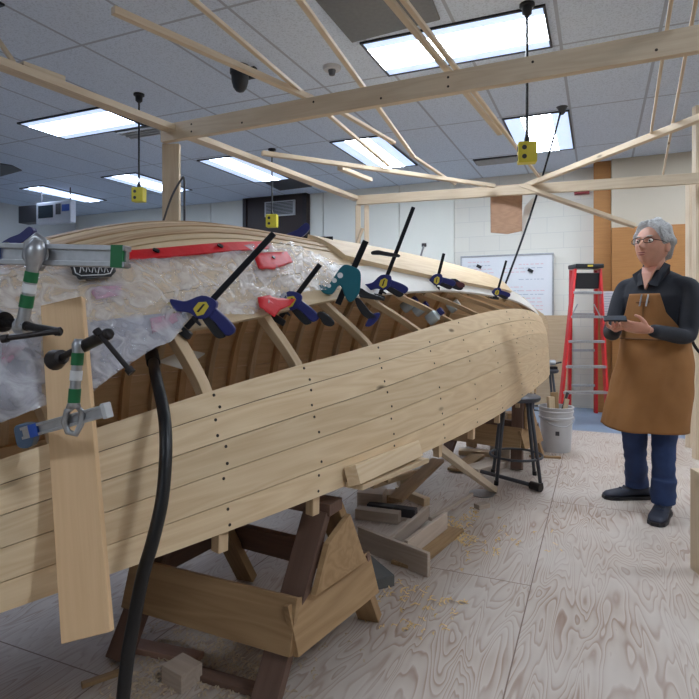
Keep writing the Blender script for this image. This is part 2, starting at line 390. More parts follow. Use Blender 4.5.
# ------------------------------------------------------------------ ceiling fittings
LAMPW = plain('lamp_diffuser', (255, 255, 255), .4, emit=(230, 241, 255), es=20.0)
LAMPD = plain('lamp_reflector_side', (200, 214, 240), .4, emit=(196, 216, 250), es=.62)
FRM = plain('lamp_frame_dark', (38, 40, 48), .5)
LAMPL = plain('lamp_diffuser_cool', (255, 255, 255), .4, emit=(206, 224, 255), es=9.0)
def fixture(x0, y0, x1, y1, label, long):
    LAMP = LAMPL if x0 < -3 else LAMPW
    o = thing('ceiling_light', label, 'ceiling light', ((x0 + x1) / 2, (y0 + y1) / 2, H), 0, 'recessed ceiling lights')
    z0 = H - .014; w = .016
    bm = bmesh.new()
    for a, b in (((x0, y0), (x1, y0 + w)), ((x0, y1 - w), (x1, y1)), ((x0, y0 + w), (x0 + w, y1 - w)), ((x1 - w, y0 + w), (x1, y1 - w))): bmbox(bm, (a[0], a[1], z0), (b[0], b[1], H))
    from_bm('frame', bm, FRM, o)
    x0 += w; x1 -= w; y0 += w; y1 -= w
    if long == 'y':
        a = x0 + (x1 - x0) * .26; b = x0 + (x1 - x0) * .74
        box('diffuser', (a, y0, H - .008), (b, y1, H - .001), LAMP, o, bevel=0)
        box('reflector_panel', (x0, y0, H - .008), (a, y1, H - .001), LAMPD, o, bevel=0); box('reflector_panel', (b, y0, H - .008), (x1, y1, H - .001), LAMPD, o, bevel=0)
    else:
        a = y0 + (y1 - y0) * .18; b = y0 + (y1 - y0) * .82
        box('diffuser', (x0, a, H - .008), (x1, b, H - .001), LAMP, o, bevel=0)
        box('reflector_panel', (x0, y0, H - .008), (x1, a, H - .001), LAMPD, o, bevel=0); box('reflector_panel', (x0, b, H - .008), (x1, y1, H - .001), LAMPD, o, bevel=0)
fixture(-1.5, 3.6, -.29, 4.19, 'largest ceiling light, wide and bright, above the long pine beam', 'x')
fixture(-5.2, 3.78, -4.1, 4.34, 'bright wide ceiling light over the left beam near the black pendant hook', 'x')
fixture(-4.5, 1.7, -3.27, 2.3, 'ceiling light of which only a corner shows at the top left', 'x')
fixture(-.84, 5.56, -.24, 6.88, 'ceiling light behind the black prop rod and the yellow socket box', 'y')
fixture(-2.67, 5.56, -2.07, 6.86, 'ceiling light crossed by thin battens, in the middle of the ceiling', 'y')
fixture(-4.47, 5.58, -3.88, 6.86, 'narrow ceiling light just above the long diagonal beam, left of centre', 'y')
fixture(-6.22, 5.74, -5.6, 6.9, 'slim ceiling light left of the wooden post, behind the first yellow box', 'y')
fixture(-7.9, 5.78, -7.4, 6.96, 'slim ceiling light above the white hanging unit', 'y')
for (a, b, c, d) in ((1.0, .6, 2.2, 1.2), (-2.2, -2.4, -1.0, -1.8), (1.6, 3.6, 2.8, 4.2)):  # the last one is added at the right front to brighten that side
    fixture(a, b, c, d, 'bright recessed ceiling light outside the picture', 'x')
fixture(1.0, 5.56, 1.6, 6.88, 'bright recessed ceiling light beyond the right edge', 'y')
def ceil_at(px, py): return Pz(px, py, H)
def ceilbox(name, pts, mat, dz, label, cat):
    q = [Pz(x, y, H) for x, y in pts]
    v = [p + Vector((0, 0, -dz)) for p in q] + q
    o = mesh(name, v, [(0, 1, 2, 3), (7, 6, 5, 4), (0, 4, 5, 1), (1, 5, 6, 2), (2, 6, 7, 3), (3, 7, 4, 0)], mat)
    return tag(o, label, cat)
c = ceilbox('air_grille', [(305, -14), (420, -34), (440, 18), (352, 41)], plain('brushed_grille', (112, 108, 104), .4, .5, var=.1, scale=40), .012, 'dull grey metal ceiling panel beside the largest light', 'ceiling panel')
for i, (pts, lab) in enumerate((([(118, 128), (140, 124), (170, 131), (148, 137)], 'dark slotted air vent in the ceiling beside the left wooden post'),
                 ([(478, 158), (516, 153), (522, 160), (484, 166)], 'dark slotted air vent in the ceiling left of the right yellow box'))):
    q = [Pz(x, y, H) for x, y in pts]; cx = sum((p for p in q), Vector()) / 4
    o = thing('air_vent', lab, 'air vent', cx, 0, 'slotted ceiling vents')
    s = (.3, .13)
    box('vent_plate', (cx.x - s[0], cx.y - s[1], H - .012), (cx.x + s[0], cx.y + s[1], H), BLACK, o)
    for k in range(4):
        y = cx.y - s[1] + .04 + k * .06; box('slat', (cx.x - s[0] + .02, y, H - .03), (cx.x + s[0] - .02, y + .018, H - .01), LGREY, o)
for pts, lab in (([(0, 163), (12, 165), (22, 170), (0, 176)], 'dark grey square panel in the ceiling at the far left'), ([(262, 181), (292, 178), (312, 186), (280, 190)], 'grey flat panel in the far ceiling beside a slim light')):
    ceilbox('ceiling_panel', pts, DGREY, .01, lab, 'ceiling panel')
# black ceiling speaker
sp = ceil_at(240, 66)
o = thing('ceiling_camera', 'black dome camera hanging from the ceiling near the thin battens', 'camera', sp)
lathe('mount', [(.07, 0), (.07, -.02), (.05, -.04)][::-1], BLACK, o, T(sp))
lathe('housing', [(.005, -.2), (.03, -.19), (.05, -.165), (.062, -.12), (.066, -.07), (.075, -.06), (.075, -.03), (.05, -.02)], BLACK, o, T(sp))
box('side_bracket', (-.02, .04, -.08), (.1, .08, -.0), BLACK, o, T(sp))
sp = ceil_at(332, 67)
o = thing('smoke_detector', 'round white smoke detector on the ceiling', 'smoke detector', sp)
lathe('base', [(.06, -.025), (.07, -.012), (.07, 0)], plain('detector_white', (196, 196, 200), .5), o, T(sp))
lathe('sensor', [(.012, -.065), (.022, -.06), (.028, -.035), (.03, -.025)], DGREY, o, T(sp))
# pendant boxes
def pendant(px, py0, bx, by, s, label):
    top = ceil_at(px, py0); D = F * (H - HC) / (YH - py0); z = HC + (YH - by) / F * D
    o = thing('pendant_socket_box', label, 'socket box', (top.x, top.y, z), radians(10), 'yellow pendant socket boxes')
    lathe('ceiling_hook', [(.012, -.075), (.028, -.06), (.03, -.02), (.045, -.015), (.045, 0)], BLACK, o, T(top), 16)
    cyl('cable', (top.x, top.y, z + s / 2 + .02), (top.x, top.y, H - .05), .0085, BLACK, o, n=8)
    lathe('strain_relief', [(.016, 0), (.016, .03), (.009, .06)], BLACK, o, T((top.x, top.y, z + s / 2)), 12)
    M = T((top.x, top.y, z)) @ Matrix.Rotation(radians(14), 4, 'Z')
    b = box('box', (-s / 2, -s * .33, -s * .58), (s / 2, s * .33, s * .58), YBOX, o, M, bevel=.006)
    for zz in (-.26, .24):
        cyl('socket', (-s / 2 - .003, 0, s * zz), (-s / 2 + .004, 0, s * zz), s * .17, BLACK, b, M=M)
        cyl('socket', (-s * .18, -s * .33 - .003, s * zz), (-s * .18, -s * .33 + .004, s * zz), s * .13, BLACK, b, M=M)
pendant(139, 94, 139, 195, .105, 'yellow socket box hanging on a cable above the left part of the boat')
pendant(527, 4, 526, 153, .108, 'yellow socket box hanging nearest the plywood square on the right')
pendant(272, 149, 271, 221, .125, 'yellow socket box hanging before the dark brown door')
# hanging white unit at far left
D = 8.6; zt = P(50, 203, D).z
o = thing('hanging_air_cleaner', 'white hanging box unit with a dark screen and blue label, far left', 'air cleaner', P(45, 214, D))
a = P(36, 203, D); b_ = P(70, 208, D - .25); M = frameM(Vector((a.x, a.y, zt)), Vector((b_.x, b_.y, zt)))
WU = plain('unit_white', (206, 208, 214), .4)
L_ = (b_ - a).length
bd = box('housing', (0, 0, -.33), (L_, .1, 0), WU, o, M, bevel=.01)
box('screen', (.05, -.006, -.24), (L_ * .5, 0, -.05), plain('screen_dark', (48, 58, 66), .2), bd, M)
box('control_panel', (L_ * .58, -.006, -.2), (L_ * .72, 0, -.04), DGREY, bd, M)
box('blue_label', (L_ * .76, -.006, -.16), (L_ * .97, 0, -.06), BLUET, bd, M)
box('side_unit', (-.40, .02, -.28), (0, .2, -.02), DGREY, o, M, bevel=.01)
bm = bmesh.new()
for x in (.06, L_ - .06): bmcyl(bm, M @ Vector((x, .05, -.01)), (M @ Vector((x, .05, 0))).xy.to_3d() + Vector((0, 0, H)), .008, n=8)
from_bm('hanger_rods', bm, DGREY, o)

# ------------------------------------------------------------------ the boat: lies keel up, long axis s, half breadth b
K0 = (-.775, 2.1); DV = (.602, .799); NV = (.799, -.602)
BM = smooth_tab([(-1.6, .58), (-.72, .641), (-.5, .665), (-.2, .68), (.36, .693), (1.1, .665), (1.8, .604), (2.58, .481), (3.4, .325), (4.26, .153), (4.67, .02)], 80)
ZK = smooth_tab([(-1.6, .95), (-.9, 1.22), (-.47, 1.39), (-.356, 1.44), (0, 1.55), (.27, 1.566), (.88, 1.556), (1.48, 1.556), (2.2, 1.535), (3.13, 1.49), (3.8, 1.38), (4.22, 1.25), (4.55, 1.12), (4.67, 1.0)], 160)
ZS = .6
def hp(s, th, off=0.0):
    """hull skin point; th 0 = near sheer, 90 = keel, 180 = far sheer; off = outward offset"""
    t = radians(th); bmx = interp(s, BM); hk = interp(s, ZK) - ZS
    b = bmx * cos(t); z = ZS + hk * sin(t)
    nb = cos(t) / max(bmx, .05); nz = sin(t) / hk; l = sqrt(nb * nb + nz * nz)
    b += off * nb / l; z += off * nz / l
    return C(K0[0] + s * DV[0] + b * NV[0], K0[1] + s * DV[1] + b * NV[1], z)
def hit(px, py):
    D = .8
    while D < 6.5:
        x = (px - 349.5) / F * D; z = HC + (YH - py) / F * D
        rx, rd = x - K0[0], D - K0[1]; s = rx * DV[0] + rd * DV[1]; b = rx * NV[0] + rd * NV[1]
        if -1.6 < s < 4.67 and z >= .598:
            bmx = interp(s, BM); hk = interp(s, ZK) - .6
            if (b / bmx) ** 2 + ((z - .6) / hk) ** 2 <= 1: return s, math.degrees(atan2((z - .6) / hk, b / bmx)), D, z
        D += .006
    return hit(px, py + 1.5)
TP = smooth_tab([(-1.6, 24), (-.7, 25), (-.2, 25.1), (.213, 26.4), (.675, 29.7), (1.13, 33.5), (1.575, 36.4), (2.08, 40), (2.53, 42.7), (3.19, 46), (3.88, 52.7), (4.3, 62), (4.6, 75)])
TM = smooth_tab([(-1.6, 42), (-.66, 42.6), (-.44, 40), (-.2, 38), (0, 36.8), (.137, 38), (.486, 42.7), (.82, 45.5), (1.116, 47), (1.45, 48.8), (1.77, 50.4), (2.47, 51.6), (3.2, 52.5), (3.6, 54), (4.0, 56)])
boat = thing('wooden_boat', 'unfinished planked wooden boat lying keel up on sawhorses, ribs showing through an open side', 'boat', C(K0[0] + 1.4 * DV[0], K0[1] + 1.4 * DV[1], ZS), TH + atan2(DV[1], DV[0]))
def strake(name, s0, s1, lo, hi, mat, thick=.016, off=0, ns=70, nt=6, gap=.0, parent=None):
    V = []; UV = []; Fc = []
    for k, o_ in enumerate((off, off - thick)):
        for i in range(ns + 1):
            s = s0 + (s1 - s0) * i / ns; a, b = lo(s), hi(s)
            for j in range(nt + 1):
                t = a + gap + (b - a - 2 * gap) * j / nt; V.append(hp(s, t, o_)); UV.append((s, (t) / 60.0 + k * .3))
    W = nt + 1; n0 = (ns + 1) * W
    for k in (0, 1):
        for i in range(ns):
            for j in range(nt):
                q = k * n0 + i * W + j; Fc.append((q, q + 1, q + W + 1, q + W) if k == 0 else (q + W, q + W + 1, q + 1, q))
    for i in range(ns):
        for j in (0, nt):
            q = i * W + j; Fc.append((q, q + W, q + W + n0, q + n0) if j == 0 else (q + n0, q + W + n0, q + W, q))
    for j in range(nt):
        for i in (0, ns):
            q = i * W + j; Fc.append((q, q + 1, q + 1 + n0, q + n0) if i else (q + n0, q + 1 + n0, q + 1, q))
    o = mesh(name, V, Fc, mat, parent or boat, smooth=True, uvs=UV); shade(o, 30)
    return o
FR = [0, .2, .42, .63, .83, 1]
RIBS = []   # (s at upper end, s at plank edge)
for pm, pp in (((181, 334), (212, 394)), ((271, 317), (303, 365)), ((329, 300), (375, 345)), ((372, 295), (423, 329)), ((403, 293), (456, 320)), ((431, 291), (482, 313)), ((456, 291), (505, 310)), ((476, 294), (520, 310))):
    RIBS.append((hit(*pm)[0], hit(*pp)[0]))
RIBS = [(-1.3, -1.3), (-.95, -.93), (-.6, -.57)] + RIBS + [(3.0, 3.45), (3.55, 3.8)]
nail_bm = bmesh.new(); bmesh.ops.create_cone(nail_bm, cap_ends=True, segments=10, radius1=.0045, radius2=.0045, depth=.002)
nail_me = bpy.data.meshes.new('screw'); nail_bm.to_mesh(nail_me); nail_bm.free()
nail_me.materials.append(plain('dark_plug', (52, 38, 30), .6))
def nail(s, th, par, off=.0003):
    p = hp(s, th, off); n = (hp(s, th, .02) - p).normalized()
    o = link('screw', nail_me, par, T(p) @ n.to_track_quat('Z', 'Y').to_matrix().to_4x4())
sEnd = [4.40, 4.42, 4.45, 4.45, 4.3]
for k in range(5):
    o = strake('planking_strake', -1.6, sEnd[k], (lambda s, k=k: FR[k] * interp(s, TP)), (lambda s, k=k: FR[k + 1] * interp(s, TP)), PINE_UV, gap=.07, off=[0, .0, .0015, .0, .0015][k])
    for a, b in RIBS[2:]:
        if b > 3.7: continue
        for f in (.22, .78):
            if random.random() < .12: continue
            nail(b + random.uniform(-.012, .012), (FR[k] + (FR[k + 1] - FR[k]) * f) * interp(b, TP), o, [0, .0, .002, .0, .002][k] + .0003)
for k in range(1, 5):
    strake('seam_light_block', -1.6, 4.3, (lambda s, k=k: FR[k] * interp(s, TP) - 1.0), (lambda s, k=k: FR[k] * interp(s, TP) + 1.0), BROWN, off=-.0145, thick=.004, nt=2)  # added backing strips; stop light leaking through the seams and keep them dark
# planks beside the keel: wood then white-primed board
strake('garboard_plank', -1.6, .62, lambda s: interp(s, TM), lambda s: interp(s, TM) + 10, PINE_UV, gap=.1)
strake('primed_plank', .62, 4.15, lambda s: interp(s, TM), lambda s: min(86, interp(s, TM) + 13 - .8 * max(0, s - 3)), WHITEP, gap=.1)['label'] = 'white-primed plank beside the keel'
strake('garboard_plank', -1.6, .62, lambda s: interp(s, TM) + 10, lambda s: 66, PINE_UV, gap=.1)
strake('garboard_plank', .62, 3.6, lambda s: interp(s, TM) + 13, lambda s: max(66, interp(s, TM) + 14), PINE_UV, gap=.1)
lam = [66, 69, 72, 75, 79, 84, 90, 97, 106]
for i in range(len(lam) - 1):
    strake('keel_lamination', -1.6, 3.13 - .0 * i, lambda s, i=i: lam[i], lambda s, i=i: lam[i + 1], LAM if i % 2 else PINE_UV, off=.004 + .004 * (i % 2), gap=.12, nt=3, thick=.03)
V = []
ss = [.80 + (3.13 - .80) * i / 40 for i in range(41)]
LO = [(.8, 61), (.95, 59.5), (1.2, 57.5), (1.6, 55.5), (2.1, 55.5), (2.6, 56.5), (3.13, 59)]
kb = strake('keel_board', .8, 3.13, lambda s: interp(s, LO), lambda s: 80, PINE_UV, off=.026, gap=0, thick=.024, ns=40, nt=8)
# far side, seen from inside
ff = [106, 116, 126, 137, 149, 162, 180]
for a, b in zip(ff, ff[1:]):
    strake('far_side_strake', -1.6, 4.4, lambda s, a=a: a, lambda s, b=b: b, INNER, gap=.12)
# ribs
def rib(s0, s1, w=.030, d=.032, off=-.017):
    V = []; UV = []; Fc = []; n = 60; tm = interp(s0, TM); tp = interp(s1, TP)
    for i in range(n + 1):
        th = -4 + 188 * i / n
        if th <= tp: s = s1
        elif th >= tm: s = s0
        else: s = s1 + (s0 - s1) * (th - tp) / (tm - tp)
        lift = 0
        for ds, do in ((-w / 2, off), (w / 2, off), (w / 2, off - d), (-w / 2, off - d)):
            V.append(hp(s + ds, th, do)); UV.append((th / 57., ds + do))
    for i in range(n):
        for j in range(4):
            a = i * 4 + j; b = i * 4 + (j + 1) % 4; Fc.append((a, b, b + 4, a + 4))
    Fc += [(0, 1, 2, 3), (n * 4, n * 4 + 3, n * 4 + 2, n * 4 + 1)]
    return mesh('rib', V, Fc, RIBW, boat, uvs=UV, bevel=.002)
for a, b in RIBS[:-1]: rib(a, b, w=.034 if a < 1.3 else .028)
# extra inner ribs between on the far side
def halfrib(s0):
    V = []; UV = []; Fc = []; n = 30
    for i in range(n + 1):
        th = 97 + 86 * i / n
        for ds, do in ((-.02, -.017), (.02, -.017), (.02, -.045), (-.02, -.045)):
            V.append(hp(s0 + ds, th, do)); UV.append((th / 57., ds + do))
    for i in range(n):
        for j in range(4):
            a = i * 4 + j; b = i * 4 + (j + 1) % 4; Fc.append((a, b, b + 4, a + 4))
    Fc += [(0, 1, 2, 3), (n * 4, n * 4 + 3, n * 4 + 2, n * 4 + 1)]
    mesh('rib', V, Fc, RIBIN, boat, uvs=UV, bevel=.002)
for s in (-.4, .02, .33, .65, .98, 1.3, 1.62, 2.0, 2.4, 2.8): halfrib(s)
# stem and transom
V = []; n = 20
poly = []
pts = [(3.9, interp(3.9, ZK) + .004), (4.22, interp(4.22, ZK)), (4.45, 1.19), (4.56, 1.13), (4.585, 1.05), (4.56, .85), (4.50, .6), (4.44, .56), (4.40, .6), (4.42, .85), (4.43, 1.0), (4.3, 1.13), (3.9, interp(3.9, ZK) - .06)]
M = Matrix((Vector(C(*DV, 0)), Vector(-C(*NV, 0)), Vector((0, 0, 1)))).transposed().to_4x4(); M.translation = C(K0[0], K0[1], 0)
prism('stem', pts, -.028, .028, PINE, boat, M, bevel=.004)
poly = [(interp(-1.6, BM) * cos(radians(t)), ZS + (interp(-1.6, ZK) - ZS) * sin(radians(t))) for t in range(0, 181, 6)]
M2 = Matrix((Vector(C(*NV, 0)), Vector(C(*DV, 0)), Vector((0, 0, 1)))).transposed().to_4x4(); M2.translation = C(K0[0] - 1.6 * DV[0], K0[1] - 1.6 * DV[1], 0)
prism('transom', poly, -.03, .0, PINE, boat, M2)
# inner sheer clamp both sides
for t0, t1 in ((0, 4), (176, 180)):
    strake('inner_sheer_batten', -1.58, 4.25, lambda s, a=t0: a, lambda s, b=t1: b, INNER, off=-.05, thick=.02, nt=1)
# packing blocks under the sheer
# red strap along the hull
def ribbon(name, pts, w, mat, off=.012, par=None):
    V = []; Fc = []; UV = []
    for i, (s, t) in enumerate(pts):
        for j, (dt, o_) in enumerate(((-w, off), (w, off), (w, off - .006), (-w, off - .006))):
            V.append(hp(s, t + dt, o_))
    n = len(pts)
    for i in range(n - 1):
        for j in range(4):
            a = i * 4 + j; b = i * 4 + (j + 1) % 4; Fc.append((a, b, b + 4, a + 4))
    Fc += [(0, 1, 2, 3), (n * 4 - 4, n * 4 - 1, n * 4 - 2, n * 4 - 3)]
    return mesh(name, V, Fc, mat, par, smooth=False)
redp = []
for px, py in [(-60, 262), (-30, 262), (0, 262), (30, 261), (60, 260), (95, 258.5), (130, 257), (165, 254), (200, 250.5), (225, 248.5), (250, 247), (268, 246)]:
    h = hit(px, py + 3.5); redp.append((h[0], h[1]))
red_o = tag(ribbon('red_batten', redp, 1.75, REDS, .022), 'long bright red strip running along the boat above the plastic sheet', 'strap')
for px, py in ((153, 258), (217, 252)):
    h = hit(px, py); p = hp(h[0], h[1], .024); q = hp(h[0], h[1], .036)
    cyl('dark_stud', p, p.lerp(q, .35), .011, STEELB, red_o)
# plastic sheet draped over the near side
m, nt, b = newmat('clear_plastic'); N = nt.nodes; L = nt.links
b.inputs['Base Color'].default_value = lin((236, 234, 238)); b.inputs['Roughness'].default_value = .12; b.inputs['Specular IOR Level'].default_value = .9
tc = N.new('ShaderNodeTexCoord'); mp = N.new('ShaderNodeMapping'); mp.inputs['Scale'].default_value = (9, 9, 9); L.new(tc.outputs['Object'], mp.inputs['Vector'])
n1 = N.new('ShaderNodeTexNoise'); n1.inputs['Scale'].default_value = 1.6; n1.inputs['Detail'].default_value = 5; n1.inputs['Distortion'].default_value = 1.8; L.new(mp.outputs[0], n1.inputs['Vector'])
v1 = N.new('ShaderNodeTexVoronoi'); v1.feature = 'DISTANCE_TO_EDGE'; v1.inputs['Scale'].default_value = 1.1; L.new(n1.outputs['Color'], v1.inputs['Vector'])
bp = N.new('ShaderNodeBump'); bp.inputs['Strength'].default_value = .7; bp.inputs['Distance'].default_value = .02; L.new(n1.outputs['Fac'], bp.inputs['Height']); L.new(bp.outputs[0], b.inputs['Normal'])
tr = N.new('ShaderNodeBsdfTransparent'); mix = N.new('ShaderNodeMixShader')
cr = N.new('ShaderNodeMapRange'); cr.inputs['From Min'].default_value = .3; cr.inputs['From Max'].default_value = .7; cr.inputs['To Min'].default_value = .12; cr.inputs['To Max'].default_value = .58; L.new(n1.outputs['Fac'], cr.inputs['Value'])
L.new(cr.outputs[0], mix.inputs[0]); L.new(tr.outputs[0], mix.inputs[1]); L.new(b.outputs[0], mix.inputs[2]); L.new(mix.outputs[0], N['Material Output'].inputs['Surface'])
PLAS = m
def sheet(name, cols, tops, bots, nu, nv, base_off, amp, bulge=0):
    V = []; Fc = []
    for i in range(nu + 1):
        px = cols[0] + (cols[1] - cols[0]) * i / nu; y0 = interp(px, tops); y1 = interp(px, bots)
        for j in range(nv + 1):
            py = y0 + (y1 - y0) * j / nv; h = hit(px, py)
            s, t = h[0], h[1]
            q = hp(s, t, 0)
            w = noise.noise(q * 9) * amp + noise.noise(q * 26 + Vector((3, 1, 7))) * amp * .5
            # gathered pleats near the blue clamp
            g = max(0, 1 - abs(px - 290) / 75) * (.5 + .5 * sin(px * .55 + (py - 240) * .02 * (px - 290) * .3)) * .014
            V.append(hp(s, t, base_off + w + abs(g) + bulge * sin(pi * i / nu) * j / nv))
    W = nv + 1
    for i in range(nu):
        for j in range(nv): q = i * W + j; Fc.append((q, q + 1, q + W + 1, q + W))
    o = mesh(name, V, Fc, PLAS, None, smooth=True); return o
ps = sheet('plastic_sheet', (-110, 356), [(-110, 270), (0, 264), (60, 262), (130, 259), (200, 253), (250, 250), (290, 247), (320, 262), (356, 283)],
      [(-110, 452), (0, 425), (50, 406), (85, 398), (110, 378), (150, 352), (168, 345), (186, 322), (200, 319), (250, 317), (262, 309), (300, 296), (356, 289)], 150, 46, .018, .012)
tag(ps, 'wrinkled clear plastic sheet draped over the side of the boat', 'plastic sheet')
# printed patches under / on the sheet
def patch(name, poly, mat, off, label=None, cat=None, par=None):
    cx = sum(p[0] for p in poly) / len(poly); cy = sum(p[1] for p in poly) / len(poly)
    bm = bmesh.new(); pts = []
    for i in range(len(poly)):
        a = poly[i]; b = poly[(i + 1) % len(poly)]
        for k in range(4): pts.append((a[0] + (b[0] - a[0]) * k / 4, a[1] + (b[1] - a[1]) * k / 4))
    rings = []
    for f in (1, .66, .33):
        rings.append([bm.verts.new(hp(*hit(cx + (x - cx) * f, cy + (y - cy) * f)[:2], off)) for x, y in pts])
    c = bm.verts.new(hp(*hit(cx, cy)[:2], off)); n = len(pts)
    for a, b in zip(rings, rings[1:]):
        for i in range(n): bm.faces.new((a[i], a[(i + 1) % n], b[(i + 1) % n], b[i]))
    for i in range(n): bm.faces.new((rings[-1][i], rings[-1][(i + 1) % n], c))
    o = from_bm(name, bm, mat, par, smooth=True)
    so = o.modifiers.new('thick', 'SOLIDIFY'); so.thickness = .0015
    if label: tag(o, label, cat)
    return o
MAG = plain('magenta_print', (184, 128, 152), .5, var=.25, scale=60); GREYP = plain('grey_liner', (158, 158, 170), .5, var=.12, scale=14)
patch('grey_liner', [(-60, 440), (0, 424), (40, 408), (40, 330), (0, 340), (-60, 345)], GREYP, .006, 'grey liner sheet under the plastic at the far left', 'liner')
patch('grey_liner', [(88, 325), (140, 318), (186, 312), (184, 322), (168, 344), (150, 350), (110, 376), (90, 392)], GREYP, .006, 'grey liner sheet under the plastic behind the smaller clamp', 'liner')
for i, pl in enumerate(([(147, 322), (180, 314), (176, 324), (150, 336)], [(88, 293), (120, 287), (118, 300), (94, 304)], [(0, 352), (24, 350), (8, 366), (0, 368)])):
    patch('magenta_print', pl, MAG, .012, None, None, ps)['label'] = 'magenta printing'
bl = patch('black_badge', [(66, 273), (110, 272), (112, 281), (107, 286), (76, 289), (69, 284)], BLACK, .030, 'black badge with a white outline and white strokes stuck on the plastic', 'badge')
bm = bmesh.new()
def htube(bm, pts, r, off):
    bmtube(bm, [hp(*hit(x, y)[:2], off) for x, y in pts], r, 6)
htube(bm, [(70, 275), (72, 283), (77, 286.5), (100, 285), (106, 283), (109, 277), (108, 274)], .0016, .0325)
for a in (76, 82, 88, 94, 100): htube(bm, [(a, 283), (a + 2, 275), (a + 4, 282)], .0014, .0325)
from_bm('white_lettering', bm, WHITET, bl)['label'] = 'white outline and strokes'
rb = patch('red_badge', [(248, 260), (283, 258), (289, 268), (270, 275), (254, 275)], REDS, .030, 'red badge under the gathered plastic beside the blue clamp', 'badge')
bm = bmesh.new(); bmcyl(bm, hp(*hit(269, 264)[:2], .030), hp(*hit(269, 264)[:2], .0345), .007); from_bm('dark_emblem', bm, STEELB, rb)
patch('red_cloth', [(252, 303), (264, 301), (272, 304), (290, 304), (284, 311), (274, 315), (268, 322), (262, 318), (253, 312)], REDS, .030, 'red cloth scrap pinched under the clamp at the plastic edge', 'cloth')

# far-side leaning white paper inside and small bottles on the inside of the boat
def inside(px, py, D): return P(px, py, D)

# ------------------------------------------------------------------ trigger clamps
SK = .00058
def R2(delta): return Matrix.Rotation(-radians(delta), 4, 'Y')
def clampM(px, py, D, delta, yaw=0, tilt=0):
    return T(P(px, py, D)) @ ROT @ Matrix.Rotation(radians(yaw), 4, 'Z') @ Matrix.Rotation(radians(tilt), 4, 'X') @ R2(delta)
def sp_(pl, k=SK): return [(x * k, z * k) for x, z in pl]
def rot_poly(pl, a, c=(0, 0)):
    a = radians(a); return [(c[0] + (x - c[0]) * cos(a) - (z - c[1]) * sin(a), c[1] + (x - c[0]) * sin(a) + (z - c[1]) * cos(a)) for x, z in pl]
def roundpoly(pl, k=3):
    out = []
    n = len(pl)
    for i in range(n):
        p0, p1, p2, p3 = (Vector(pl[(i + j) % n]) for j in (-1, 0, 1, 2))
        for j in range(k):
            t = j / k; q = .5 * ((2 * p1) + (p2 - p0) * t + (2 * p0 - 5 * p1 + 4 * p2 - p3) * t * t + (3 * p1 - p0 - 3 * p2 + p3) * t ** 3)
            out.append((q.x, q.y))
    return out
def quick_clamp(px, py, D, ang, label, barlen=.30, scale=1.0, low=.07, color=NAVY, yaw=0, extra=None, group='navy trigger clamps along the boat'):
    M = clampM(px, py, D, ang - 47.2, yaw) @ Matrix.Scale(scale, 4)
    loc, rot, s = M.decompose()
    c = thing('trigger_clamp', label, 'clamp', loc, group=group, M=T(loc))
    d = Vector((cos(radians(47.2)), 0, sin(radians(47.2))))
    board('bar', M @ (d * -low), M @ (d * barlen), .008 * scale, .018 * scale, STEELB, c, up=M.to_3x3() @ Vector((-d.z, 0, d.x)))
    jaw = roundpoly([(-158, 52), (-120, 48), (-75, 45), (0, 72), (60, 50), (70, 20), (40, -30), (-10, -45), (-60, -15), (-100, -8), (-135, -2)])
    b = prism('body', sp_(jaw), -.015, .015, color, c, M, bevel=.004)
    prism('jaw_pad', sp_([(-160, 40), (-172, 34), (-140, -20), (-128, -12)]), -.014, .014, plain('tan_pad', (176, 158, 110), .6), b, M)
    prism('nameplate', sp_([(-42, 5), (-15, 38), (22, 40), (36, 18), (10, -22), (-22, -30)]), -.0165, -.0148, YEL, b, M, bevel=.0005)['label'] = 'yellow plate with black marks'
    prism('plate_mark', sp_([(-24, -8), (-14, -12), (18, 28), (8, 30)]), -.0172, -.0164, BLACK, b, M, bevel=0)
    prism('handle', sp_(roundpoly([(40, 45), (70, 5), (125, -45), (160, -92), (150, -118), (120, -128), (95, -105), (60, -60), (20, -20)])), -.011, .011, color, c, M, bevel=.004)
    prism('trigger', sp_(roundpoly([(-5, -35), (25, -85), (70, -138), (112, -132), (96, -104), (60, -62), (25, -22)])), -.008, .008, BLACK, c, M, bevel=.003)
    prism('release_lever', sp_([(-55, -30), (-40, -30), (-8, -72), (-14, -80), (-40, -58)]), -.006, .006, BLACK, c, M)
    fj = d * -low
    q = [(-14, 8), (30, -30), (10, -60), (-60, -10), (-90, 20), (-70, 45), (-45, 30)]
    prism('fixed_jaw', [(x * SK + fj.x, z * SK + fj.z) for x, z in q], -.013, .013, BLACK, c, M, bevel=.003)
    if extra: extra(c, M, d)
    return c
def hD(px, py): return hit(px, py)[2]
quick_clamp(203, 310, 1.63, 47.2, 'navy trigger clamp nearest the camera, at the lower corner of the plastic sheet')
def ex2(c, M, d):
    prism('fixed_jaw', sp_(roundpoly([(150, -80), (185, -70), (235, -115), (250, -150), (225, -165), (185, -150), (170, -120)])), -.014, .014, BLACK, c, M, bevel=.003)
quick_clamp(291, 303, 1.99, 53, 'navy trigger clamp beside the red cloth scrap, with a short black bar', .17, 1.0, .06, extra=ex2)
def ex4(c, M, d):
    prism('sliding_stop', roundpoly([(-.058, .012), (-.03, .018), (0, .012), (.062, .0), (.064, -.012), (.02, -.008), (-.02, -.002), (-.054, .0)]), -.012, .012, BLACK, c, T(P(384.5, 254.5, 2.5)) @ ROT)
quick_clamp(384, 284, 2.50, 69, 'navy trigger clamp with the tallest black bar, right of the teal clamp', .37, .98, .05, extra=ex4)
quick_clamp(437, 281, 3.12, 76, 'navy trigger clamp before the left end of the whiteboard, bar straight up', .17, .92, .03)
quick_clamp(497, 293, 4.0, 74, 'smallest and farthest navy trigger clamp, near the boat tip, in front of the whiteboard', .28, .85, .03)
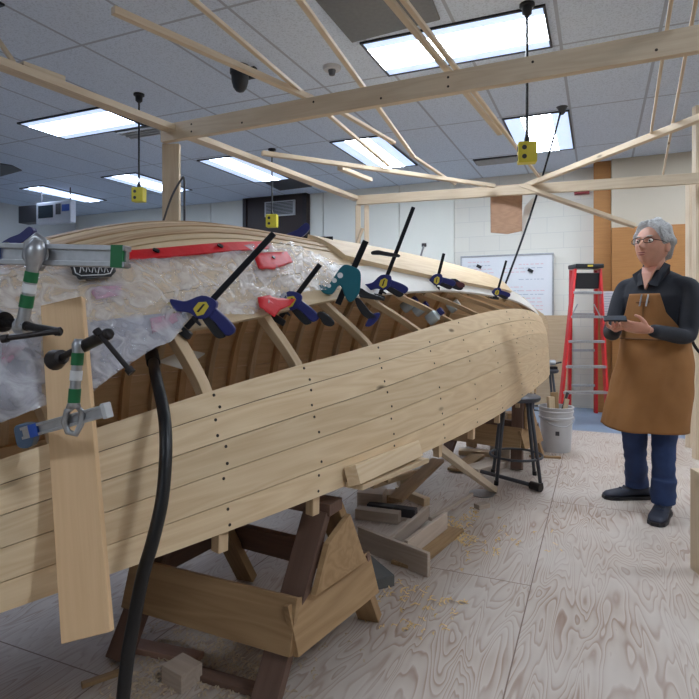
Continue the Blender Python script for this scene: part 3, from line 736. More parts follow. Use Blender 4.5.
# two seen over the keel from behind
def back_clamp(px, py, D, sx, label, barx):
    c = thing('trigger_clamp', label, 'clamp', P(px, py, D), group='navy trigger clamps gripping the keel from behind'); M = T(P(px, py, D)) @ ROT
    k = D / F
    prism('handle', [(x * k * sx, z * k) for x, z in roundpoly([(-18, -9), (-12, -3), (-4, 2), (6, 6), (15, 13), (19, 9), (16, 3), (8, -3), (0, -7), (-8, -9), (-16, -11)])], -.014, .014, NAVY, c, M, bevel=.004)
    prism('body', [(x * k * sx, z * k) for x, z in roundpoly([(-16, -7), (-6, -2), (-2, -8), (-6, -14), (-16, -13)])], -.018, .018, BLACK, c, M, bevel=.004)
    board('bar', M @ Vector((-14 * k * sx, .01, -3 * k)), M @ Vector((barx * k * sx, .01, -2 * k)), .008, .018, STEELB, c, up=(0, 0, 1))
    box('fixed_jaw', (-.02, -.012, -.07), (.02, .012, .0), BLACK, c, M @ T((-10 * k * sx, 0, -4 * k)), bevel=.003)
back_clamp(291, 236, 2.72, 1, 'navy trigger clamp gripping the keel from the far side, before the dark door', 42)
back_clamp(16, 240, 1.9, 1, 'navy trigger clamp at the far left behind the big silver clamp', 14)
o = thing('bar_clamp', 'dull silver clamp bar standing up behind the keel, left of the whiteboard', 'clamp', P(420, 262, 4.0))
board('bar', P(416, 272, 4.0), P(423.5, 246, 4.0), .012, .026, ALU, o, up=C(0, -1, 0))
box('end_cap', (-.016, -.01, -.012), (.016, .01, .012), DGREY, o, T(P(424, 245, 4.0)) @ ROT)
o = thing('trigger_clamp', 'short dark clamp end lying on the white plank right of the fourth navy clamp', 'clamp', P(455, 286, 3.3))
prism('handle', roundpoly([(-.05, .02), (.0, .03), (.04, .0), (.045, -.025), (.02, -.035), (-.04, -.01)]), -.012, .012, BLACK, o, T(P(455, 284, 3.25)) @ ROT, bevel=.003)
prism('grip', roundpoly([(-.015, .012), (.03, .005), (.035, -.018), (.0, -.02)]), -.014, .014, plain('maroon_grip', (92, 44, 48), .5), o, T(P(458, 284, 3.25)) @ ROT, bevel=.003)
# teal clamp
def teal():
    k = 2.24 / F / 5.0     # metres per fifth of a pixel at that distance
    cx, cz = 350, 420
    M = T(P(350, 284, 2.2)) @ ROT
    c = thing('pistol_clamp', 'large teal pistol-grip clamp with three round holes and black handles', 'clamp', P(350, 284, 2.2))
    def q(pl): return [((x - cx) * k, (cz - z) * k) for x, z in pl]
    body = roundpoly(q([(300, 345), (330, 326), (370, 338), (400, 360), (402, 420), (392, 470), (355, 510), (330, 490), (300, 425), (262, 470), (205, 462), (190, 440), (210, 422), (240, 432)]), 3)
    b = prism('body', body, -.017, .017, TEAL, c, M, bevel=.004)
    for x, z, r in ((302, 379, 14), (274, 404, 12), (248, 430, 10)):
        p = Vector(q([(x, z)])[0]); pp = Vector((p.x, 0, p.y))
        cyl('round_hole', M @ (pp + Vector((0, -.0175, 0))), M @ (pp + Vector((0, -.016, 0))), r * k, WHITET, b)['label'] = 'pale round hole'
    a = Vector(q([(290, 520)])[0]); e = Vector(q([(428, 208)])[0])
    board('bar', M @ Vector((a.x, .0, a.y)), M @ Vector((e.x, 0, e.y)), .009, .024, STEELB, c, up=ROT.to_3x3() @ Vector((1, 0, .4)))
    prism('trigger', roundpoly(q([(400, 440), (440, 462), (490, 478), (524, 492), (500, 500), (430, 490), (395, 480)]), 3), -.009, .009, BLACK, c, M, bevel=.003)
    h = prism('handle', roundpoly(q([(375, 490), (400, 495), (450, 555), (480, 575), (470, 600), (420, 580), (385, 530)]), 3), -.012, .012, BLACK, c, M, bevel=.003)
    prism('handle_tip', roundpoly(q([(455, 570), (495, 560), (490, 590), (455, 625), (425, 628), (435, 600)]), 3), -.012, .012, NAVY, c, M, bevel=.003)
teal()

# ------------------------------------------------------------------ screw clamps of the tall board
PLANK_D = 1.17
A = P(63, 302, 1.34); B = P(88, 637, 1.11)
tb = board('clamped_board', A, B, .098, .019, BIRCH, None, up=C(0, -1, .1))
tag(tb, 'long clear pine board clamped upright across the near side of the boat', 'board')
def tape(name, A, B, f0, f1, r, mat, par):
    A = Vector(A); B = Vector(B); return cyl(name, A.lerp(B, f0), A.lerp(B, f1), r, mat, par, n=20)
def big_clamp():
    D = 1.2
    c = thing('bar_clamp', 'big silver bar clamp at the upper left, jaw bound with green and white tape', 'clamp', P(36, 250, D))
    bar = bmesh.new()
    a, b = P(-14, 253.5, D + .02), P(128, 257, D - .02)
    M = frameM(a, b, (0, 0, 1)); L_ = (b - a).length; h = .0225
    bmbox(bar, (0, -.006, -h), (L_, .006, h)); bmbox(bar, (0, -.014, h - .011), (L_, .014, h)); bmbox(bar, (0, -.014, -h), (L_, .014, -h + .011))
    bo = from_bm('bar', bar, ALU, c, M, bevel=.0015)
    for f0, f1, mt in ((.905, .985, GREENT), (.0, .12, BLUET)):
        bm = bmesh.new(); bmbox(bm, (L_ * f0, -.0146, -h - .0006), (L_ * f1, .0146, h + .0006)); from_bm('tape', bm, mt, bo, M)['label'] = ('green' if mt is GREENT else 'blue') + ' tape wrap'
    # sliding head
    hd = bmesh.new()
    bmtube(hd, [P(x, y, D - .0) for x, y in ((37, 236), (28, 243), (26, 256), (31, 268), (40, 268), (47, 256), (46, 243))], .0085, 10, closed=True)
    from_bm('sliding_head', hd, ALU, c, smooth=True)
    p0, p1 = P(38, 240, D - .028), P(22, 327, D - .012)
    bm = bmesh.new(); bmtube(bm, [p0.lerp(p1, t) for t in (0, .12, .2, .3, .6, .9, 1)], [.010, .021, .019, .0125, .0115, .0125, .016], 16)
    arm = from_bm('jaw_arm', bm, ALU, c, smooth=True)
    for f0, f1, mt in ((.36, .48, GREENT), (.5, .6, WHITET), (.63, .77, GREENT)): tape('tape', p0, p1, f0, f1, .0135, mt, arm)['label'] = ('green' if mt is GREENT else 'white') + ' tape wrap'
    s0, s1 = P(-18, 318, D + .02), P(60, 332, D - .05)
    sc_ = cyl('screw', s0, s1, .0085, IRON, c)
    bm = bmesh.new()
    for i in range(22): 
        q = s0.lerp(s1, .12 + .5 * i / 22); bmcyl(bm, q, q + (s1 - s0).normalized() * .0012, .0100, n=12)
    from_bm('thread', bm, IRON, sc_)['kind'] = 'stuff'
    cyl('swivel_pad', P(4, 322, D), P(-6, 320, D + .02), .022, IRON, c, r1=.026)
    cyl('collar', P(18, 326, D - .008), P(28, 327, D - .014), .0165, ALU, c)
    h0, h1 = P(2, 339, D - .06), P(61, 331, D - .05)
    hb = cyl('handle', h0, h1, .0055, IRON, c)
    for q in (h0, h1): cyl('handle_knob', q, q + (h1 - h0).normalized() * (.012 if q is h0 else -.012), .0085, IRON, hb)
big_clamp()
def small_clamp():
    D = 1.13
    c = thing('bar_clamp', 'smaller silver bar clamp pressing the tall board, green and white tape on its arm', 'clamp', P(75, 420, D))
    a, b = P(24, 433, D + .03), P(108, 410, D - .01)
    M = frameM(a, b, (0, 0, 1)); L_ = (b - a).length; h = .0125
    bar = bmesh.new(); bmbox(bar, (0, -.004, -h), (L_, .004, h)); bmbox(bar, (0, -.009, h - .006), (L_, .009, h)); bmbox(bar, (0, -.009, -h), (L_, .009, -h + .006))
    bo = from_bm('bar', bar, ALU, c, M, bevel=.001)
    bm = bmesh.new(); bmbox(bm, (L_ * .1, -.0095, -h - .0005), (L_ * .2, .0095, h + .0005)); from_bm('tape', bm, BLUET, bo, M)['label'] = 'blue tape wrap'
    box('end_cap', (L_ - .008, -.0115, -h - .003), (L_ + .002, .0115, h + .003), LGREY, bo, M)
    hd = bmesh.new(); bmtube(hd, [P(x, y, D - .005) for x, y in ((76, 405), (67, 411), (64, 422), (68, 432), (76, 434), (81, 424), (82, 412))], .0062, 10, closed=True)
    from_bm('sliding_head', hd, ALU, c, smooth=True)
    p0, p1 = P(79, 339, D - .01), P(73.5, 408, D - .015)
    bm = bmesh.new(); bmtube(bm, [p0.lerp(p1, t) for t in (0, .08, .2, .6, .9, 1)], [.008, .0125, .0105, .0098, .0105, .014], 16)
    arm = from_bm('jaw_arm', bm, ALU, c, smooth=True)
    for f0, f1, mt in ((.2, .38, GREENT), (.46, .6, WHITET), (.72, .92, GREENT)): tape('tape', p0, p1, f0, f1, .0115, mt, arm)['label'] = ('green' if mt is GREENT else 'white') + ' tape wrap'
    s0, s1 = P(60, 358, D + .035), P(110, 333, D - .05)
    q0 = P(82, 347, D + .0)
    sr = cyl('screw', s0, s1, .0072, IRON, c)
    tube('screw_grip', [q0.lerp(s1, t) for t in (0, .05, .95, 1)], [.008, .0125, .0115, .009], IRON, c, 16)
    cyl('swivel_pad', P(55, 360, D + .055), P(62, 357, D + .03), .022, IRON, c, r1=.015)
    h0, h1 = P(96, 330, D - .05), P(132, 373, D - .06)
    hb = cyl('handle', h0, h1, .005, IRON, c)
    for q in (h0, h1): cyl('handle_knob', q, q + (h1 - h0).normalized() * (.012 if q is h0 else -.012), .008, IRON, hb)
    prism('far_jaw', roundpoly([(-.02, .015), (.015, .018), (.02, 0), (.012, -.028), (-.012, -.03), (-.02, -.01)]), -.012, .012, plain('steel_blue', (86, 104, 128), .4, .6), c, T(P(28, 432, D + .05)) @ ROT)
small_clamp()
# black hose
hose = [P(153, 360, 1.62), P(155, 372, 1.52), P(159, 390, 1.44), P(163, 408, 1.39), P(165.5, 430, 1.345), P(165.5, 460, 1.31), P(162, 500, 1.28), P(153, 540, 1.26), P(143, 575, 1.25), P(135, 615, 1.24), P(128, 655, 1.24), P(123, 699, 1.245), P(118, 760, 1.26), P(112, 835, 1.29)]
e = hose[-1]; hose[-1] = Vector((e.x, e.y, .06)); hose.append(hose[-1] + C(-.06, -.1, -.043)); hose.append(hose[-1] + C(-.25, -.2, 0)); hose.append(hose[-1] + C(-.5, -.1, 0))
ho = tube('vacuum_hose', catmull(hose, 10), .0148, plain('hose_rubber', (14, 14, 17), .42, bump=.1, scale=40), None, 16)
tag(ho, 'thick black hose hanging out of the boat and down its near side', 'hose')
cyl('cuff', P(151.5, 352, 1.66), P(153.5, 363, 1.6), .019, BLACK, ho)
# prop rod from ceiling to boat
pr = thing('prop_rod', 'long thin black rod braced between the ceiling and the tip of the boat', 'rod', P(503, 291, 4.75))
top = Pz(562, 107, H); bot = P(502, 293, 4.85)
tube('rod', catmull([top, top.lerp(bot, .33) + C(.02, 0, -.01), top.lerp(bot, .66) + C(.02, 0, -.02), bot], 8), .009, STEELB, pr, 10)
lathe('end_pad', [(.012, -.07), (.03, -.05), (.034, -.02), (.05, 0)], DGREY, pr, T(top), 16)

# ------------------------------------------------------------------ timber frame overhead
def stick(A, B, w, t, label, cat='beam', mat=STUD, name='timber_beam', group=None, up=(0, 0, 1)):
    o = board(name, A, B, w, t, mat, None, up); return tag(o, label, cat, group)
def beamscrews(o, n, L_, face, y=0):
    for i in range(n):
        x = L_ * (i + .5 + random.uniform(-.2, .2)) / n
        for z in (-.02, .022):
            if random.random() < .3: continue
            cyl('screw_head', wm(o) @ Vector((x, face, z)), wm(o) @ Vector((x, face + .001 * (1 if face > 0 else -1), z)), .006, plain('dark_plug', (52, 38, 30), .6), o, n=8)
ZB = 2.26
mA, mB = Pz(163, 134.5, ZB), Pz(163, 134.5, ZB).lerp(Pz(735, 33, ZB), 1.25)
o = stick(mA, mB, .04, .1, 'long thick pine beam crossing the picture in front of the ceiling lights'); beamscrews(o, 9, (mB - mA).length, -.02)
o = stick(Pz(-20, 56, ZB + .02), Pz(357, 199, ZB + .02), .075, .036, 'long diagonal pine beam running from the upper left to the post behind the boat', mat=STUD)
fA, fB = Pz(357, 200.5, ZB + .0), Pz(735, 176, ZB + .0)
stick(fA, fB, .04, .085, 'far pale pine beam running right to the edge behind the man')
def post(px, D, z1, w, t, label, z0=0.0):
    b = P(px, YH, D); return stick(Vector((b.x, b.y, z0)), Vector((b.x, b.y, z1)), w, t, label, 'post', name='timber_post', up=C(0, -1, 0))
dA = F * (ZB - HC) / (YH - 134.5)
post(171.5, dA + .03, ZB - .05, .1, .04, 'pine post under the left end of the long thick beam')
q = mB - (mB - mA).normalized() * .06
stick(Vector((q.x, q.y, 0)), Vector((q.x, q.y, ZB - .05)), .1, .04, 'pine post under the right end of the long thick beam', 'post', name='timber_post', up=C(0, -1, 0))
dF = F * (ZB - HC) / (YH - 200.5)
post(358, dF + .04, ZB - .045, .05, .09, 'left stud of the pair standing behind the boat')
post(366.5, dF + .04, ZB - .045, .045, .09, 'right stud of the pair standing behind the boat')
stick(P(350, 262, 5.2), P(362.5, 228, 5.1), .03, .02, 'short pale offcut leaning on the pair of studs', 'offcut', name='wood_offcut')
dR = F * (ZB - HC) / (YH - 178.5)
post(690, dR + .6, ZB + .1, .05, .06, 'narrow pine post just behind the man near the right edge')
post(697, dR + .2, 2.9, .05, .06, 'thick pine post cut by the right edge of the picture')
bb = P(699.5, 560, 2.63)
stick(Vector((bb.x, bb.y, 0)), Vector((bb.x, bb.y, .47)) , .04, .09, 'short pale upright board cut off by the lower right edge', 'board', name='wood_board', up=C(-.1, -1, 0))
# braces and battens
ZT = ZB + .055
def pzz(x, y, z): return Pz(x, y, z)
stick(Pz(262, 153, 2.31), Pz(494, 186, 2.29), .04, .03, 'thin pine brace running from the diagonal beam to the plywood square', 'batten', name='timber_batten')
stick(Pz(370, 180, 2.31), Pz(340, 168, 2.31), .05, .03, 'short pale offcut lying on the diagonal beam', 'offcut', name='wood_offcut')
stick(Pz(520, 188, 2.31), Pz(735, 104, 2.31), .045, .04, 'rising pine brace with a dark crack on the right of the plywood square', 'batten', name='timber_batten')
stick(P(520, 186, 4.9), P(635, 226, 4.6), .03, .065, 'sloping pine strut that drops behind the head of the man', 'batten', name='timber_batten', up=C(0, -1, 0))
def batten(a, b, za, zb, w, label, t=.018):
    o = stick(Pz(a[0], a[1], za), Pz(b[0], b[1], zb), w, t, label, 'batten', name='timber_batten'); return o
batten((113, 10), (312, 99), 2.36, 2.335, .03, 'thin brown batten whose free end points at the upper left', .03)
batten((186, -6), (389, 166), 2.36, 2.34, .022, 'thin batten running under the middle ceiling light')
batten((341, 112), (394, 143), 2.34, 2.34, .03, 'short pale batten over the middle ceiling light')
batten((290, -14), (414, 157), 2.36, 2.34, .025, 'thin batten passing close by the smoke detector')
batten((411, 155), (455, 184), 2.345, 2.33, .025, 'short thin batten beyond the middle ceiling light')
batten((378, -14), (500, 134), 2.36, 2.34, .03, 'left batten of the pair crossing the largest ceiling light')
batten((393, -14), (540, 178), 2.375, 2.345, .022, 'right batten of the pair crossing the largest ceiling light')
batten((674, -18), (651, 133), 2.36, 2.33, .014, 'left thin batten of the two near the upper right corner')
batten((699, -16), (663, 174), 2.36, 2.33, .014, 'right thin batten of the two near the upper right corner')
batten((-6, 34), (14, 63), 2.42, 2.31, .03, 'pale stick end at the upper left edge above the diagonal beam')
a, b = Pz(20, 66, ZB + .06), Pz(62, 81, ZB + .06)
stick(a, b, .06, .035, 'pale wood block lying on the diagonal beam at the upper left', 'offcut', name='wood_block')
# hanging plywood
Dn = 5.0
v = [P(490.5, 186, Dn), P(522.5, 184, Dn), P(522, 231, Dn), P(508, 234, Dn), P(491, 232.5, Dn)]
bm = bmesh.new(); off = C(0, .012, 0); f_ = [bm.verts.new(p) for p in v]; g_ = [bm.verts.new(p + off) for p in v]; bm.faces.new(f_); bm.faces.new(g_[::-1])
for i in range(5): bm.faces.new((f_[i], g_[i], g_[(i + 1) % 5], f_[(i + 1) % 5]))
tag(from_bm('plywood_square', bm, PLYRED), 'reddish plywood square hanging from the far pine beam', 'plywood')
bm = bmesh.new(); v = [P(x, y, Dn + .06) for x, y in ((537, 196), (531, 199), (525, 206), (522, 220), (521, 236), (530, 216))]
f_ = [bm.verts.new(p) for p in v]; g_ = [bm.verts.new(p + off * .6) for p in v]; bm.faces.new(f_); bm.faces.new(g_[::-1])
for i in range(6): bm.faces.new((f_[i], g_[i], g_[(i + 1) % 6], f_[(i + 1) % 6]))
tag(from_bm('white_pattern', bm, WHITEP), 'curved white panel piece hanging right behind the plywood square', 'panel')
# thin grey wire hook on the post
tube('wire_hook', catmull([P(163, 222, 3.3), P(172, 196, 3.27), P(181, 180, 3.27), P(184, 179, 3.28), P(184.5, 200, 3.29), P(184.5, 222, 3.3)], 6), .006, DGREY, None, 8)
tag(bpy.data.objects['wire_hook'], 'thin grey bent wire hanging at the left pine post', 'wire')

# ------------------------------------------------------------------ sawhorses
def sawhorse(FT, e1, e2, label, boards=True):
    c = thing('sawhorse', label, 'sawhorse', (sum(FT, Vector()) / 4), group='sawhorses under the boat')
    zt = .535
    A_, B_, C_, D_ = FT
    e1 = Vector((e1.x, e1.y, zt)); e2 = Vector((e2.x, e2.y, zt))
    board('top_beam', e1 + (e1 - e2).normalized() * .05, e2 + (e2 - e1).normalized() * .05, .09, .04, BROWN, c)
    tops = {}
    lp = []
    for f, t in ((A_, e1), (B_, e2), (C_, e2), (D_, e1)):
        t2 = t.lerp(Vector((f.x, f.y, zt)), .12) + Vector((0, 0, -.01)); lp.append((f, t2))
        ctr = (A_ + B_ + C_ + D_) / 4
        n = ((B_ - A_).cross(Vector((0, 0, 1))))
        board('leg', Vector((f.x, f.y, .012)), t2, .038, .088, BROWN if (f is A_ or f is B_) else FIR, c, up=(B_ - A_).normalized())
    if boards:
        def at(k, z): f, t = lp[k]; return f.lerp(t, z / t.z)
        for i, j, z, w, mt in ((0, 1, .235, .165, FIR), (1, 2, .225, .15, FIR), (2, 3, .24, .12, BROWN), (3, 0, .25, .12, BROWN)):
            p, q = at(i, z), at(j, z); ctr = (p + q) / 2; mid = sum((at(k, z) for k in range(4)), Vector()) / 4
            n = (ctr - mid); n.z = 0; n -= (q - p).normalized() * n.dot((q - p).normalized()); n.normalize(); sh = n * .05
            d_ = (q - p).normalized() * .05; nn = n + Vector((0, 0, .3))
            board('side_board', p + sh - d_, q + sh + d_, w, .022, mt, c, up=nn)
        p, q = at(1, .47), at(2, .47)
        # triangular gusset at the near end
        g = [at(1, .44) + Vector((0, 0, 0)), at(2, .5), at(2, .30), at(1, .30)]
        mid = (e1 + e2) / 2; n = ((e2 - mid).normalized()) * .055; n.z = 0
        bm = bmesh.new(); f_ = [bm.verts.new(x + n) for x in g]; g_ = [bm.verts.new(x + n * 1.35) for x in g]; bm.faces.new(f_); bm.faces.new(g_[::-1])
        for i in range(4): bm.faces.new((f_[i], g_[i], g_[(i + 1) % 4], f_[(i + 1) % 4]))
        from_bm('gusset', bm, FIR, c)
    return c
FT = [Pz(118, 664, 0), Pz(264, 712, 0), Pz(370, 620, 0), Pz(247, 580, 0)]
sawhorse(FT, C(-.63, 2.25, 0), C(-.09, 1.97, 0), 'brown wooden sawhorse with tan side boards under the near part of the boat')
def sxy(s, b): return C(K0[0] + s * DV[0] + b * NV[0], K0[1] + s * DV[1] + b * NV[1], 0)
sawhorse([sxy(3.0, -.3), sxy(3.0, .3), sxy(3.5, .3), sxy(3.5, -.3)], sxy(3.25, -.2), sxy(3.25, .22), 'farther wooden sawhorse under the tip of the boat, behind the stool')
sawhorse([sxy(-1.5, -.35), sxy(-1.5, .3), sxy(-1.05, .3), sxy(-1.05, -.35)], sxy(-1.27, -.3), sxy(-1.27, .25), 'wooden sawhorse under the left end of the boat, outside the picture')
for s_, lab in ((0.15, 'near'), (2.72, 'far')):
    pass
for s_, b0, b1, lab in ((-.02, .35, -.4, 'left wooden bearer block between the near sawhorse and the boat'), (3.25, .34, -.34, 'wooden bearer between the far sawhorse and the boat')):
    stick(sxy(s_, b0) + Vector((0, 0, .5775)), sxy(s_, b1) + Vector((0, 0, .5775)), .045, .045, lab, 'block', name='bearer_block')

# ------------------------------------------------------------------ things under and beside the boat
def fl(px, py, z=0): return Pz(px, py, z)
# cleat under the planking edge
a, b = P(352, 476, 1.93), P(416, 449, 2.38)
o = board('clamping_block', a, b, .066, .05, PINE, None, up=C(.5, -.8, .3)); tag(o, 'pale wooden block fixed along the lower edge of the boat', 'block')
board('ledge', P(352, 486, 1.95), P(420, 459, 2.42), .085, .018, PINE, o, up=(0, 0, 1))
# diagonal prop
a, b = P(437, 447, 2.75), fl(494, 490, .018)
stick(a, b, .045, .038, 'pale wooden prop leaning from the floor to the boat edge', 'prop', name='wooden_prop')
# floor rack (small wooden frame)
r = thing('boat_cradle', 'small pale wooden frame lying on the floor beside the near sawhorse', 'cradle', fl(400, 560))
zt = .1
a, b = fl(359, 537, .055), fl(429, 565, .055)
board('front_board', a, b, .022, .11, GREYW, r)
board('rail', fl(390, 545, .07) , fl(428, 512, .07), .02, .07, GREYW, r)
board('rail', fl(406, 550, .07), fl(446, 520, .07), .02, .09, GREYW, r)
board('thin_rail', fl(430, 519, .11), fl(472, 494, .11), .02, .02, GREYW, r)
board('base_panel', fl(404, 566, .012), fl(452, 528, .012), .14, .016, FIR, r)
# grey block by the sawhorse
def blockat(px, py, L_, w, h, ang, mat, label, name='wood_block', z=0):
    p = fl(px, py, z); M = T((p.x, p.y, z)) @ Matrix.Rotation(TH + radians(ang), 4, 'Z')
    return tag(box(name, (-L_ / 2, -w / 2, 0), (L_ / 2, w / 2, h), mat, None, M, bevel=.003), label, 'wood block' if name == 'wood_block' else 'offcut')
blockat(372, 577, .1, .24, .05, 25, plain('painted_grey_block', (92, 92, 90), .7, bump=.2), 'grey painted block behind the right side board of the near sawhorse')
blockat(378, 520, .26, .07, .06, -20, GREYW, 'thick rounded offcut lying before the wood pile')
blockat(392, 514, .3, .06, .05, -22, plain('dark_rubber_block', (64, 62, 66), .6), 'dark grey block in the wood pile by the small frame')
blockat(372, 506, .16, .14, .1, -15, GREYW, 'large squarish offcut at the left of the wood pile')
blockat(412, 500, .28, .05, .05, -55, PINE, 'short pale offcut sloping in the wood pile')
blockat(405, 486, .09, .09, .09, 10, PINE, 'pale cube offcut on top of the wood pile', z=.06)
stick(fl(395, 500, .13), fl(438, 460, .2), .09, .02, 'wide thin board leaning at the back of the wood pile', 'board', name='wood_board', mat=FIR)
stick(fl(372, 486, .16), fl(430, 468, .16), .03, .03, 'long pale batten lying on top of the wood pile', 'batten', name='timber_batten', mat=PINE)
blockat(385, 500, .2, .12, .05, 5, FIR, 'tan flat offcut under the pale cube', name='wood_offcut', z=.0)
stick(fl(455, 470, .02), fl(478, 455, .02), .12, .02, 'flat tan offcut on the floor behind the prop', 'offcut', name='wood_offcut', mat=FIR)
blockat(482, 508, .09, .05, .03, 30, GREYW, 'small curled offcut on the floor beside the frame', name='wood_offcut')
tag(lathe('metal_disc', [(.08, 0), (.085, .006), (.075, .01), (.02, .011)], ALU, None, T(fl(482, 494, 0)), 24), 'small round metal lid lying on the floor near the prop', 'lid')
# pipe clamp on the floor by the stool
o = thing('bar_clamp', 'black and silver clamp bar lying on the floor under the stool', 'clamp', fl(510, 480, .02))
cyl('bar', fl(478, 470.5, .03), fl(539, 487, .03), .014, DGREY, o)
cyl('clamp_head', fl(531, 485, .035), fl(541, 488, .035), .028, IRON, o)
# bits under far sawhorse
for (px, py, L_, w, h, ang, mt, lab) in ((485, 470, .35, .14, .05, 40, GREYW, 'rough grey-brown slab on the floor under the far sawhorse'),
     (477, 455, .3, .1, .04, -15, PINE, 'pale slab under the tip of the boat'), (500, 462, .14, .07, .28, 20, GREYW, 'upright block under the tip of the boat'), (511, 448, .12, .12, .32, 10, FIR, 'tall tan block standing behind the stool'),
     (545, 458, .25, .02, .02, -10, FIR, 'thin stick on the floor in front of the bucket')):
    blockat(px, py, L_, w, h, ang, mt, lab, name='wood_offcut')
# foreground debris
for (px, py, L_, w, h, ang, mt, lab) in ((103, 680, .13, .025, .014, 35, FIR, 'thin tan stick on the floor below the tall board'),
     (182, 682, .1, .085, .06, -35, GREYW, 'chunky pale offcut under the near sawhorse'), (165, 655, .28, .06, .022, -18, wood('pink_offcut', (176, 140, 122), knots=False), 'pinkish flat offcut beside the chunky one'),
     (222, 683, .4, .05, .02, -22, BROWN, 'long brown slat on the floor under the near sawhorse')):
    blockat(px, py, L_, w, h, ang, mt, lab, name='wood_offcut')
# shavings
def shavings(name, spots, mat, label, cat='wood shavings'):
    bm = bmesh.new()
    for px, py, r, n, sz in spots:
        c = fl(px, py)
        for i in range(n):
            a = random.uniform(0, 2 * pi); d = r * sqrt(random.random()) * random.choice((.5, 1)); p = c + Vector((d * cos(a), d * sin(a), 0))
            ax = random.uniform(0, pi); L_ = random.uniform(.7, 1.9) * sz; rr = random.uniform(.2, .5) * sz; w = .11 * sz + .001
            u = Vector((cos(ax), sin(ax), 0)); v = Vector((-u.y, u.x, 0)); prev = None; turns = random.uniform(.5, 1.4); k = 7
            for j in range(k + 1):
                t = j / k; q = p + u * (L_ * t) + v * (rr * sin(t * 2 * pi * turns)) * .8 + Vector((0, 0, rr * (1 - cos(t * 2 * pi * turns)) * .5 + .0015))
                e = [bm.verts.new(q - v * w), bm.verts.new(q + v * w + Vector((0, 0, .3 * w)))]
                if prev: bm.faces.new((prev[0], prev[1], e[1], e[0]))
                prev = e
    o = from_bm(name, bm, mat); so = o.modifiers.new('t', 'SOLIDIFY'); so.thickness = .0006
    return tag(o, label, cat, kind='stuff')
SHV = plain('shaving_wood', (226, 194, 138), .6, var=.15, scale=20)
shavings('wood_shavings', [(455, 527, .16, 36, .03), (462, 540, .1, 24, .025), (492, 545, .14, 12, .025), (395, 600, .3, 34, .022), (480, 560, .2, 8, .02), (420, 620, .3, 14, .018), (510, 535, .3, 14, .02), (470, 515, .1, 10, .03), (440, 605, .12, 14, .022), (417, 626, .1, 8, .02)], SHV, 'curly yellow wood shavings scattered on the floor beside the small frame')
SAWD = plain('sawdust', (196, 176, 150), .9, var=.2, scale=50)
shavings('sawdust_and_chips', [(170, 655, .22, 170, .016), (205, 668, .25, 260, .014), (240, 690, .25, 200, .014), (150, 690, .14, 90, .016), (285, 650, .3, 40, .012), (200, 630, .2, 80, .012)], SAWD, 'loose pale sawdust and chips on the floor under the near sawhorse')
# stool
def stool(px, py, h, r, label):
    c = fl(px, py); o = thing('metal_stool', label, 'stool', c, group='grey metal stools'); G = plain('stool_grey', (78, 80, 86), .45, .4)
    lathe('seat', [(r * .5, h - .035), (r * .94, h - .035), (r, h - .022), (r, h - .006), (r * .95, h), (.01, h - .002)], G, o, T(c))
    for a in (35, 125, 215, 305):
        a = radians(a) + TH; d = Vector((cos(a), sin(a), 0))
        l = tube('leg', [c + d * r * .72 + Vector((0, 0, h - .03)), c + d * (r * 1.22) + Vector((0, 0, .02))], .0125, G, o, 10)
        cyl('foot_cap', c + d * (r * 1.23) + Vector((0, 0, .03)), c + d * (r * 1.25), .016, BLACK, l)
    f = 1.07
    tube('foot_ring', [c + Vector((cos(t / 24 * 2 * pi) * r * f, sin(t / 24 * 2 * pi) * r * f, h * .3)) for t in range(24)], .009, G, o, 8, closed=True)
stool(516, 480, .61, .17, 'grey metal stool with a round seat half under the boat tip')
stool(543, 425, .6, .16, 'dark metal stool farther back, behind the bucket')
# small vice on the farther stool
o = thing('bench_vice', 'small silver and black tool on the farther stool', 'tool', fl(553, 427, 0) + Vector((0, 0, .6)))
q = fl(543, 425); q = Vector((q.x, q.y, .6)) + C(.09, -.02, 0)
box('base', (-.05, -.03, 0), (.05, .03, .03), IRON, o, T(q) @ ROT, bevel=.004)
cyl('jaw', q + Vector((0, 0, .07)) - C(.03, 0, 0), q + Vector((0, 0, .07)) + C(.03, 0, 0), .03, ALU, o)
cyl('spindle', q + Vector((0, 0, .055)), q + C(.1, 0, .075), .009, BLACK, o)
